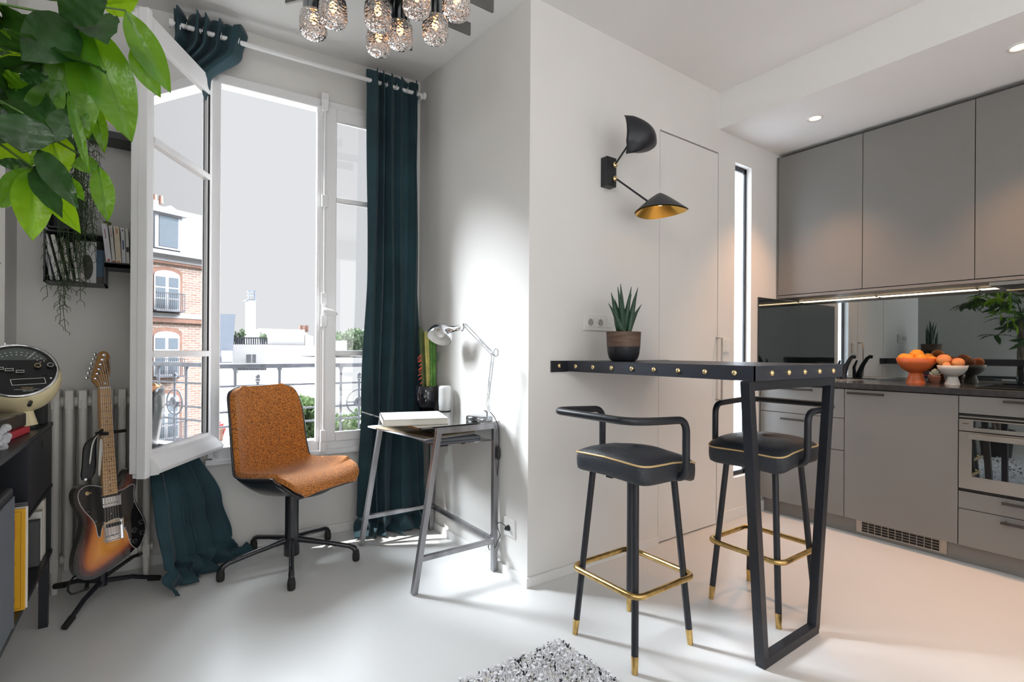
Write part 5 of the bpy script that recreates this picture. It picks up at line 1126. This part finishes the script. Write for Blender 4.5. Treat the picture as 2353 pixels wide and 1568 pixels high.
m = MB(); m.box(FX-.004, FX+.016, YD+.003, YC-.003, .702, .762); cp_ = m.obj('control_panel', M_oven, t, bevel=.0015)
m = MB(); m.box(FX-.0052, FX-.004, YD+.06, .747, .722, .757); m.obj('display', M_ovenglass, cp_)
m = MB(); m.box(FX-.0048, FX-.004, .765, .79, .738, .742); m.obj('maker_mark', M_handle, cp_)
m = MB(); m.box(FX-.004, FX+.016, YD+.003, YC-.003, .403, .697); dr = m.obj('oven_door', M_oven, t, bevel=.0015)
m = MB(); m.box(FX-.0052, FX-.004, YD+.06, .752, .470, .660); m.obj('glass', M_ovenglass, dr)
m = MB(); m.box(FX-.040, FX-.024, YD+.06, .756, .668, .690); m.box(FX-.03, FX-.004, .72, .74, .672, .686); m.obj('handle', M_oven, dr, bevel=.002)
for a, b_ in ((.763, .788), (.390, .402)): m = MB(); m.box(FX+.002, FX+.0155, YD+.003, YC-.003, a, b_); m.obj('vent_slot', M_gap, t)
m = MB(); m.box(FX-.003, FX+.004, YD+.003, YC-.003, .772, .778); m.obj('trim_strip', M_oven, t)
# plinth
t = thing('plinth', 'grey recessed plinth with metal ventilation grille', 'plinth', (3.6, .7, 0))
m = MB(); m.box(3.50, 3.515, -.39, YA, 0, .10); m.obj('board', M_cab, t)
m = MB(); gy0, gy1 = .895, 1.265
m.box(3.494, 3.4995, gy0-.03, gy1+.03, .018, .094); gr = m.obj('grille_frame', M_oven, t)
m = MB(); m.box(3.4925, 3.4938, gy0, gy1, .026, .086); m.obj('grille_opening', M_gap, gr)
m = MB()
for k in range(12): y = gy0+(gy1-gy0)*k/11; m.box(3.490, 3.4925, y-.0013, y+.0013, .026, .086)
for k in range(5): z = .026+.06*k/4; m.box(3.4905, 3.4925, gy0, gy1, z-.0012, z+.0012)
m.obj('grille_bars', M_oven, gr)
m = MB(); m.box(FX-.012, XK-.001, -.39, YB-.001, .888, .921); tag(m.obj('worktop', M_work, bevel=.0015), 'dark polished stone worktop along the kitchen', 'worktop')
m = MB(); m.box(XK-.010, XK-.001, -.39, YB-.001, .9215, 1.488); tag(m.obj('splashback', M_splash), 'smoked mirror glass splashback behind the fruit bowls', 'splashback')
m = MB(); m.box(3.422, XK-.0105, YB-.009, YB-.001, .9215, 1.485); tag(m.obj('splashback', M_smoke), 'dark glass splashback panel on the end wall left of the tap', 'splashback')
UX = 3.67; gu = 'grey wall cabinets under the ceiling box'
for y0, y1, lab in ((1.336, 1.868, 'grey wall cabinet at the left end beside the slit window'), (.797, 1.336, 'wide grey wall cabinet in the middle of the row'), (.21, .797, 'grey wall cabinet above the hob at the right edge'), (-.39, .21, 'grey wall cabinet beyond the right frame edge')):
    cab('wall_cabinet', lab, y0, y1, 1.508, 2.505, UX, XK-.002, [(1.510, 2.50, 'door', 0, 0)], gu)
m = MB(); m.box(UX-.002, XK-.012, -.39, 1.872, 1.490, 1.507); m.box(UX-.002, UX+.018, 1.869, 1.878, 1.507, 2.505); tag(m.obj('cabinet_light_rail', M_cab), 'thin grey light rail under the wall cabinets', 'rail')
for y0, y1 in ((1.375, 1.86), (.86, 1.355), (.40, .845)):
    t = thing('light_strip', {1.375: 'leftmost glowing warm strip under the wall cabinets', .86: 'middle glowing warm strip under the wall cabinets', .40: 'right glowing warm strip beside the hood'}[y0], 'light', (3.985, (y0+y1)/2, 1.482), 'light strips under the wall cabinets')
    m = MB(); m.box(3.972, 3.998, y0-.004, y1+.004, 1.484, 1.490); m.obj('profile', M_oven, t)
    m = MB(); m.box(3.974, 3.996, y0, y1, 1.4815, 1.484); m.obj('diffuser', M_led, t)
t = thing('extractor_hood', 'slim steel extractor hood below the right wall cabinet', 'hood', (3.8, .5, 1.45))
m = MB(); m.box(UX+.01, 3.965, .22, .74, 1.468, 1.489); m.obj('body', M_oven, t, bevel=.002); m = MB(); m.box(UX+.04, 3.93, .26, .70, 1.464, 1.468); m.obj('filter', M_handle, t)
m = MB(); m.box(3.52, 3.93, .23, .76, .9215, .927); tag(m.obj('hob', mat('hob_glass', (.008, .008, .009), .06), bevel=.001), 'flat black glass hob at the right end of the worktop', 'hob')
# bowls + fruit
M_terra = mat('orange_glaze', (.62, .135, .035), .4, var=.05); M_bone = mat('bone_glaze', (.60, .57, .53), .4, var=.03)
def bowl(name, lab, c, r, h, fr, mt):
    t = thing(name, lab, 'bowl', c, 'pedestal fruit bowls')
    zf = h*.42
    m = MB(); m.lathe([(r*.50, zf*.0+.0), (r*.38, zf*.75), (r*.34, zf), (0, zf)], c, 36); m.obj('foot', mt, t)
    m = MB(); m.lathe([(0, zf), (r*.38, zf), (r*.72, zf+(h-zf)*.28), (r*.92, zf+(h-zf)*.62), (r, h), (r-.004, h), (r*.88, zf+(h-zf)*.62), (r*.68, zf+(h-zf)*.32), (0, zf+.008)], c, 48); m.obj('bowl', mt, t)
    return t
B1 = Vector((3.82, 1.098, .9212)); bowl('fruit_bowl', 'orange pedestal bowl heaped with oranges', B1, .100, .152, 0, M_terra)
B2 = Vector((3.82, .925, .9212)); bowl('fruit_bowl', 'smaller bone white pedestal bowl holding peaches', B2, .072, .112, 0, M_bone)
M_or = mat('orange_peel', (.95, .33, .02), .45, var=.06, bump=.25, bscale=260); M_stem = mat('fruit_stem', (.06, .09, .02), .7)
M_pch = ramp_mat('peach_skin', 'ShaderNodeTexNoise', [(.35, (.85, .42, .12)), (.55, (.70, .18, .09)), (.75, (.55, .08, .06))], .6, 9)
def fruit(nm, lab, c, r, mt, grp, sc=(1, 1, .92)):
    t = thing(nm, lab, 'fruit', Vector(c)-Vector((0, 0, r)), grp)
    m = MB(); m.sph(c, r, 16, sc); m.obj('skin', mt, t); m = MB(); m.cyl(Vector(c)+Vector((0, 0, r*.86)), Vector(c)+Vector((0, 0, r*.95)), .0025, n=6); m.obj('stem_end', M_stem, t)
for (dx_, dy_, dz_, r_), lab in zip(((-.02, .055, .150, .033), (-.005, -.005, .172, .036), (.03, -.05, .152, .032), (-.045, -.035, .150, .030), (-.055, .02, .148, .031), (.035, .035, .150, .034), (.01, -.078, .140, .026)),
    ('orange at the left of the orange bowl', 'topmost orange of the orange bowl', 'orange at the back right of the orange bowl', 'front right orange in the orange bowl', 'front centre orange low in the orange bowl', 'orange behind the topmost one', 'small orange at the right rim of the orange bowl')):
    fruit('orange', lab, B1+Vector((dx_, dy_, dz_)), r_, M_or, 'oranges in the orange bowl')
for (dx_, dy_, dz_, r_), lab in zip(((-.005, .038, .142, .037), (-.015, -.03, .128, .030), (-.045, .015, .112, .020), (.035, .0, .125, .030)), ('largest peach at the left of the bone bowl', 'red peach at the right of the bone bowl', 'small yellow apricot in front in the bone bowl', 'peach at the back of the bone bowl')):
    fruit('peach', lab, B2+Vector((dx_, dy_, dz_)), r_, M_pch, 'peaches in the bone bowl')
t = thing('potted_succulent', 'small grey green succulent in a terracotta pot between the bowls', 'plant', (3.79, .998, .9212)); c = Vector((3.79, .998, .9212))
m = MB(); m.lathe([(0, 0), (.021, 0), (.028, .045), (.030, .047), (.026, .05), (0, .045)], c, 24); m.obj('pot', mat('terracotta', (.32, .13, .08), .8), t)
m = MB()
for k in range(26):
    a = k*2.4; el_ = R(15+k*2.6); L = .034-.0006*k; d = Vector((math.cos(a)*math.cos(el_), math.sin(a)*math.cos(el_), math.sin(el_))); p0 = c+Vector((0, 0, .05+k*.0009)); m.tube([p0, p0+d*L*.6, p0+d*L], [.003, .0055, .001], 7)
m.obj('rosette', mat('succulent_grey', (.42, .46, .36), .6, var=.2), t)
# faucet
t = thing('kitchen_tap', 'black kitchen tap beside the end of the bar counter', 'tap', (3.88, 1.52, .9215))
m = MB(); m.tube([(3.88, 1.52, .9215), (3.88, 1.52, .96), (3.875, 1.50, 1.02), (3.87, 1.475, 1.066), (3.865, 1.46, 1.078), (3.86, 1.445, 1.074)], [.02, .018, .014, .012, .012, .012], 12); m.obj('spout', M_black, t)
m = MB(); m.tube([(3.88, 1.55, .9215), (3.88, 1.555, 1.0), (3.87, 1.54, 1.05)], [.014, .01, .006], 10); m.obj('lever', M_black, t)
m = MB(); m.box(3.55, 3.93, 1.40, 1.80, .9212, .9245); tag(m.obj('sink', M_oven, bevel=.001), 'flush steel sink rim in the dark worktop', 'sink')
# downlights
for k, (y, lab) in enumerate(((1.448, 'recessed round downlight above the left wall cabinet'), (.558, 'recessed round downlight at the right frame edge'), (-.33, 'recessed round downlight beyond the frame on the right'))):
    t = thing('downlight', lab, 'light', (3.275, y, 2.522), 'recessed downlights in the ceiling box')
    m = MB(); m.lathe([(.031, .002), (.033, -.002), (.043, -.003), (.046, .006)], (3.275, y, 2.5265), 36); m.obj('ring', M_trim, t)
    m = MB(); m.lathe([(0, .0), (.031, .0)], (3.275, y, 2.5285), 30); m.obj('lens', M_down, t)
    l = bpy.data.lights.new('downlight_beam', 'SPOT'); l.energy = 42; l.spot_size = R(84); l.spot_blend = .8; l.color = (1, .52, .25); l.shadow_soft_size = .03
    o = bpy.data.objects.new('downlight_beam', l); C.objects.link(o); o.location = (3.275, y, 2.515)
# ================================================================== CEILING LAMP
t = thing('ceiling_lamp', 'gunmetal ceiling lamp of crossing flat bars with ribbed glass shades', 'lamp', (.735, 1.985, 2.42)); cxl, cyl_ = .735, 1.985
M_rglass = glass_mat('ripple_glass', .22, tint=(.95, .93, .92), rough=.06, gcol=(.95, .9, .88)); zb_ = 2.60
nt = M_rglass.node_tree; vo = nt.nodes.new('ShaderNodeTexVoronoi'); vo.inputs['Scale'].default_value = 95; bp = nt.nodes.new('ShaderNodeBump'); bp.inputs['Strength'].default_value = 1; bp.inputs['Distance'].default_value = .006; tc = nt.nodes.new('ShaderNodeTexCoord')
nt.links.new(tc.outputs['Object'], vo.inputs['Vector']); nt.links.new(vo.outputs['Distance'], bp.inputs['Height'])
for nd in nt.nodes:
    if nd.type in ('BSDF_GLOSSY', 'FRESNEL'): nt.links.new(bp.outputs['Normal'], nd.inputs['Normal'])
for y in (1.885, 2.085): m = MB(); m.bar((.24, y, zb_+.03), (1.225, y, zb_+.03), .012, .058); m.obj('crossbar', M_ant, t, bevel=.001)
for x in (.598, .870): m = MB(); m.bar((x, 1.49, zb_+.03), (x, 2.485, zb_+.03), .012, .058); m.obj('crossbar', M_ant, t, bevel=.001)
for sx in (1, -1): m = MB(); m.bar((cxl-.30*sx, cyl_-.36, zb_+.03), (cxl+(.315 if sx > 0 else .27)*sx, cyl_+.38, zb_+.03), .012, .058); m.obj('crossbar', M_ant, t, bevel=.001)
m = MB(); m.cyl((cxl, cyl_, 2.70), (cxl, cyl_, 2.765), .07, n=32); m.cyl((cxl, cyl_, 2.63), (cxl, cyl_, 2.70), .012); m.obj('ceiling_rose', M_darkchrome, t)
M_bul = emit('lamp_bulb', (1, .42, .14), 7)
for (x, y) in ((.574, 2.04), (.53, 2.16), (.725, 1.955), (.79, 2.12), (.845, 2.02), (.95, 1.90), (.945, 1.715), (.815, 1.79), (.60, 1.80)):
    m = MB(); m.cyl((x, y, 2.475), (x, y, 2.66), .041, n=28); tb = m.obj('chrome_tube', M_darkchrome, t)
    prf = []
    Gd = []
    for i, (r_, z_) in enumerate([(.042, 2.478), (.050, 2.472), (.0525, 2.44), (.0525, 2.405), (.047, 2.388), (.034, 2.378), (.014, 2.373), (.0005, 2.372)]):
        row = []
        for k in range(44): a = 2*math.pi*k/44; rr = r_*(1+(.03 if k % 2 else -.02)); row.append(Vector((x+rr*math.cos(a), y+rr*math.sin(a), z_+(.004 if (k+i) % 3 == 0 and i > 2 else 0))))
        Gd.append(row)
    m = MB(); m.grid(Gd, cv=True); m.obj('glass_shade', M_rglass, tb)
    m = MB(); m.sph((x, y, 2.452), .014, 8, (1, 1, 1.5)); m.obj('bulb', M_bul, tb)
# ================================================================== RUG
rx0, rx1, ry0, ry1 = -.38, 1.262, -.35, 1.452
t = thing('rug', 'shaggy white rug speckled with black in the foreground', 'rug', (.4, .5, 0))
m = MB(); m.box(rx0, rx1, ry0, ry1, .0005, .008); m.obj('backing', M_paper, t)
M_rug = mat('rug_white', (.9, .9, .93), .95, var=.05); M_rugb = mat('rug_black', (.03, .03, .05), .9)
m = MB(); r4 = random.Random(2)
for i in range(15000):
    if i < 10500: x = r4.uniform(.45, rx1); y = r4.uniform(.75, ry1)
    else: x = r4.uniform(rx0, rx1); y = r4.uniform(ry0, ry1)
    h_ = r4.uniform(.014, .024); dx_, dy_ = r4.uniform(-.008, .008), r4.uniform(-.008, .008); w_ = r4.uniform(.0022, .0038) if i < 10500 else .009; b_ = r4.random() < .075; m.cur = 1 if b_ else 0
    a = r4.uniform(0, 6.28); c_, s_ = math.cos(a)*w_, math.sin(a)*w_
    m.add([(x-c_, y-s_, .006), (x+c_, y+s_, .006), (x+dx_+c_*.8, y+dy_+s_*.8, h_), (x+dx_-c_*.8, y+dy_-s_*.8, h_), (x-s_, y+c_, .006), (x+s_, y-c_, .006), (x+dx_+s_*.8, y+dy_-c_*.8, h_), (x+dx_-s_*.8, y+dy_+c_*.8, h_)], [(0, 1, 2, 3), (4, 5, 6, 7), (3, 6, 2, 7)])
o = m.obj('pile', [M_rug, M_rugb], t); o['kind'] = 'stuff'
# ================================================================== BIG LEAFY TREE
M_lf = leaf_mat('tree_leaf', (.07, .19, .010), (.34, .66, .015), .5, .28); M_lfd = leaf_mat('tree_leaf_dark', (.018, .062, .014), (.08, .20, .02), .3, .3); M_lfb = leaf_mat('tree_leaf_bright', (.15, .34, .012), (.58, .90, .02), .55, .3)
TREE = Vector((-.57, 1.43, 0))
t = thing('leafy_tree', 'tall potted tree with big bright green finger shaped leaves at upper left', 'plant', TREE)
m = MB()
for k in range(3):
    m.tube([TREE+Vector((.022*math.cos(z*9+k*2.094), .022*math.sin(z*9+k*2.094), .25+z)) for z in [i*.05 for i in range(27)]], .020, 10)
m.obj('braided_trunk', mat('bark', (.20, .16, .12), .8, var=.3, bump=.4), t)
m = MB(); m.lathe([(0, 0), (.12, 0), (.145, .28), (.15, .29), (.14, .29), (.135, .25), (0, .24)], TREE, 36); m.obj('pot', M_dark, t)
def leaf(m, b0, tip, w_, fold=.25, droop=.12, face=None, twist=0.):
    b0 = Vector(b0); tip = Vector(tip); d = tip-b0; L = d.length; d.normalize(); v = ((b0+tip)/2-O).normalized() if face is None else Vector(face)
    s = d.cross(v).normalized(); nn = s.cross(d).normalized()
    if twist: q = Matrix.Rotation(twist, 3, d); s = q @ s; nn = q @ nn
    if nn.dot(v) > 0: nn = -nn
    Gd = []; N_ = 14
    for i in range(N_+1):
        f = i/N_; ff_ = min(f, .8); wv = w_*(math.sin(math.pi*max(1e-4, ff_)**.9)**.85)*(1 if f <= .8 else ((1-f)/.2)**.8)*1.04+.0006
        c = b0+d*(L*f)-nn*(-droop*L*math.sin(math.pi*f)*.6); row = []
        for j in range(9):
            u = -1+j/4; row.append(c+s*(u*wv*.5)+nn*(abs(u)*wv*.5*fold+.003*math.sin(f*26+u*3)*abs(u)))
        Gd.append(row)
    m.grid(Gd)
    m.tube([r_[4]-nn*.0012 for r_ in Gd], [.0016*(1-.8*k/N_) for k in range(N_+1)], 4, caps=False)
def ctr(px, py, dep): return fD(px, py, dep)
LV = [  # base px, tip px, width px, depth base, depth tip, material
 ((184, 44), (116, 238), 66, 1.12, 1.10, 0), ((187, 46), (203, 322), 62, 1.12, 1.12, 0), ((200, 48), (303, 327), 96, 1.12, 1.16, 0), ((214, 36), (247, 101), 84, 1.13, 1.08, 1), ((288, 24), (392, 213), 60, 1.14, 1.2, 0),
 ((300, 110), (369, 224), 44, 1.16, 1.2, 0), ((170, 50), (50, 138), 92, 1.1, 1.02, 1), ((136, 34), (246, 2), 66, 1.05, 1.05, 1), ((216, 235), (240, 352), 30, 1.18, 1.2, 0), ((205, 30), (130, 110), 60, 1.18, 1.15, 2),
 ((180, 60), (170, 200), 50, 1.2, 1.2, 2), ((196, 44), (260, 240), 60, 1.2, 1.22, 2), ((230, 10), (318, 2), 50, 1.2, 1.2, 2),
 ((75, 386), (75, 553), 68, 1.05, 1.03, 2), ((76, 386), (143, 500), 44, 1.04, 1.0, 1), ((77, 384), (185, 536), 52, 1.06, 1.06, 2), ((73, 385), (2, 478), 54, 1.05, 1.03, 0), ((72, 382), (-10, 372), 24, 1.05, 1.03, 1), ((72, 380), (-4, 332), 60, 1.05, 1.05, 2), ((75, 380), (88, 338), 16, 1.05, 1.05, 2),
 ((78, 382), (135, 440), 26, 1.05, 1.05, 1), ((78, 383), (140, 395), 22, 1.05, 1.04, 1), ((74, 388), (54, 436), 18, 1.05, 1.05, 2), ((86, 342), (180, 480), 48, 1.0, .98, 1), ((150, 406), (194, 462), 28, 1.03, 1.03, 0),
 ((226, 382), (248, 510), 42, 1.15, 1.15, 0), ((225, 374), (164, 382), 36, 1.14, 1.1, 0), ((158, 250), (118, 330), 46, 1.08, 1.06, 1), ((112, 300), (148, 408), 66, 1.16, 1.16, 2), ((155, 212), (206, 402), 20, 1.08, 1.08, 0),
 ((5, 232), (120, 302), 48, 1.02, 1.0, 1), ((55, 262), (52, 352), 100, .98, .98, 1), ((8, 250), (-30, 330), 80, 1.0, 1.0, 1), ((60, 180), (105, 250), 60, 1.12, 1.12, 0), ((20, 200), (70, 190), 60, 1.1, 1.1, 2), ((200, 260), (178, 340), 24, 1.1, 1.1, 0), ((140, 185), (60, 300), 60, 1.1, 1.1, 0), ((110, 175), (45, 178), 30, 1.06, 1.06, 1)]
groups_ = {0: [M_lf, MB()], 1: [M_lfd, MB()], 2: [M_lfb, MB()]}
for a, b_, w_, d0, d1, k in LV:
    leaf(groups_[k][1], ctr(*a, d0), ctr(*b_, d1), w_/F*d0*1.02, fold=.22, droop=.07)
r5 = random.Random(21)
for i in range(52):      # whorls round the crown
    if i < 12: c = fD(r5.uniform(-160, 130), r5.uniform(-60, 260), r5.uniform(1.05, 1.35))
    else:
        c = Vector((TREE.x+r5.uniform(-.26, .16), TREE.y+r5.uniform(-.60, .30), r5.uniform(1.25, 2.25)))
        if c.x < -.85: c.x = -.8
    hd_ = r5.uniform(0, 6.28); k = r5.choice((0, 1, 1, 2) if i < 12 else (0, 1, 1)); n_ = r5.choice((5, 6, 7))
    for j in range(n_):
        a = hd_+6.283*j/n_; L = r5.uniform(.13, .22); dd = Vector((math.cos(a), math.sin(a), r5.uniform(-.9, -.1))).normalized()
        tp = c+dd*L
        if tp.x < -.96 or (i >= 12 and (tp-O).dot(FW) > .05 and abs((tp-O).dot(RT)/max(.01, (tp-O).dot(FW))) < 1.0): continue
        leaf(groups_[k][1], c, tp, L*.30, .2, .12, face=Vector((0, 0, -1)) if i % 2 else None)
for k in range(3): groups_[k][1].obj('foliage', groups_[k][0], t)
m = MB()
top_ = TREE+Vector((0, 0, 1.55))
for px, py, dep in ((186, 44, 1.12), (75, 385, 1.05), (226, 380, 1.15), (86, 342, 1.0), (55, 262, .98), (290, 24, 1.15), (8, 240, 1.0), (120, 300, 1.16)):
    e = fD(px, py, dep); a = top_.lerp(e, .5)+Vector((0, 0, .10)); m.tube([top_, top_.lerp(a, .6), a, e], [.005, .004, .003, .002], 6)
m.obj('petioles', leaf_mat('petiole', (.06, .13, .02), (.1, .2, .03), .1), t)
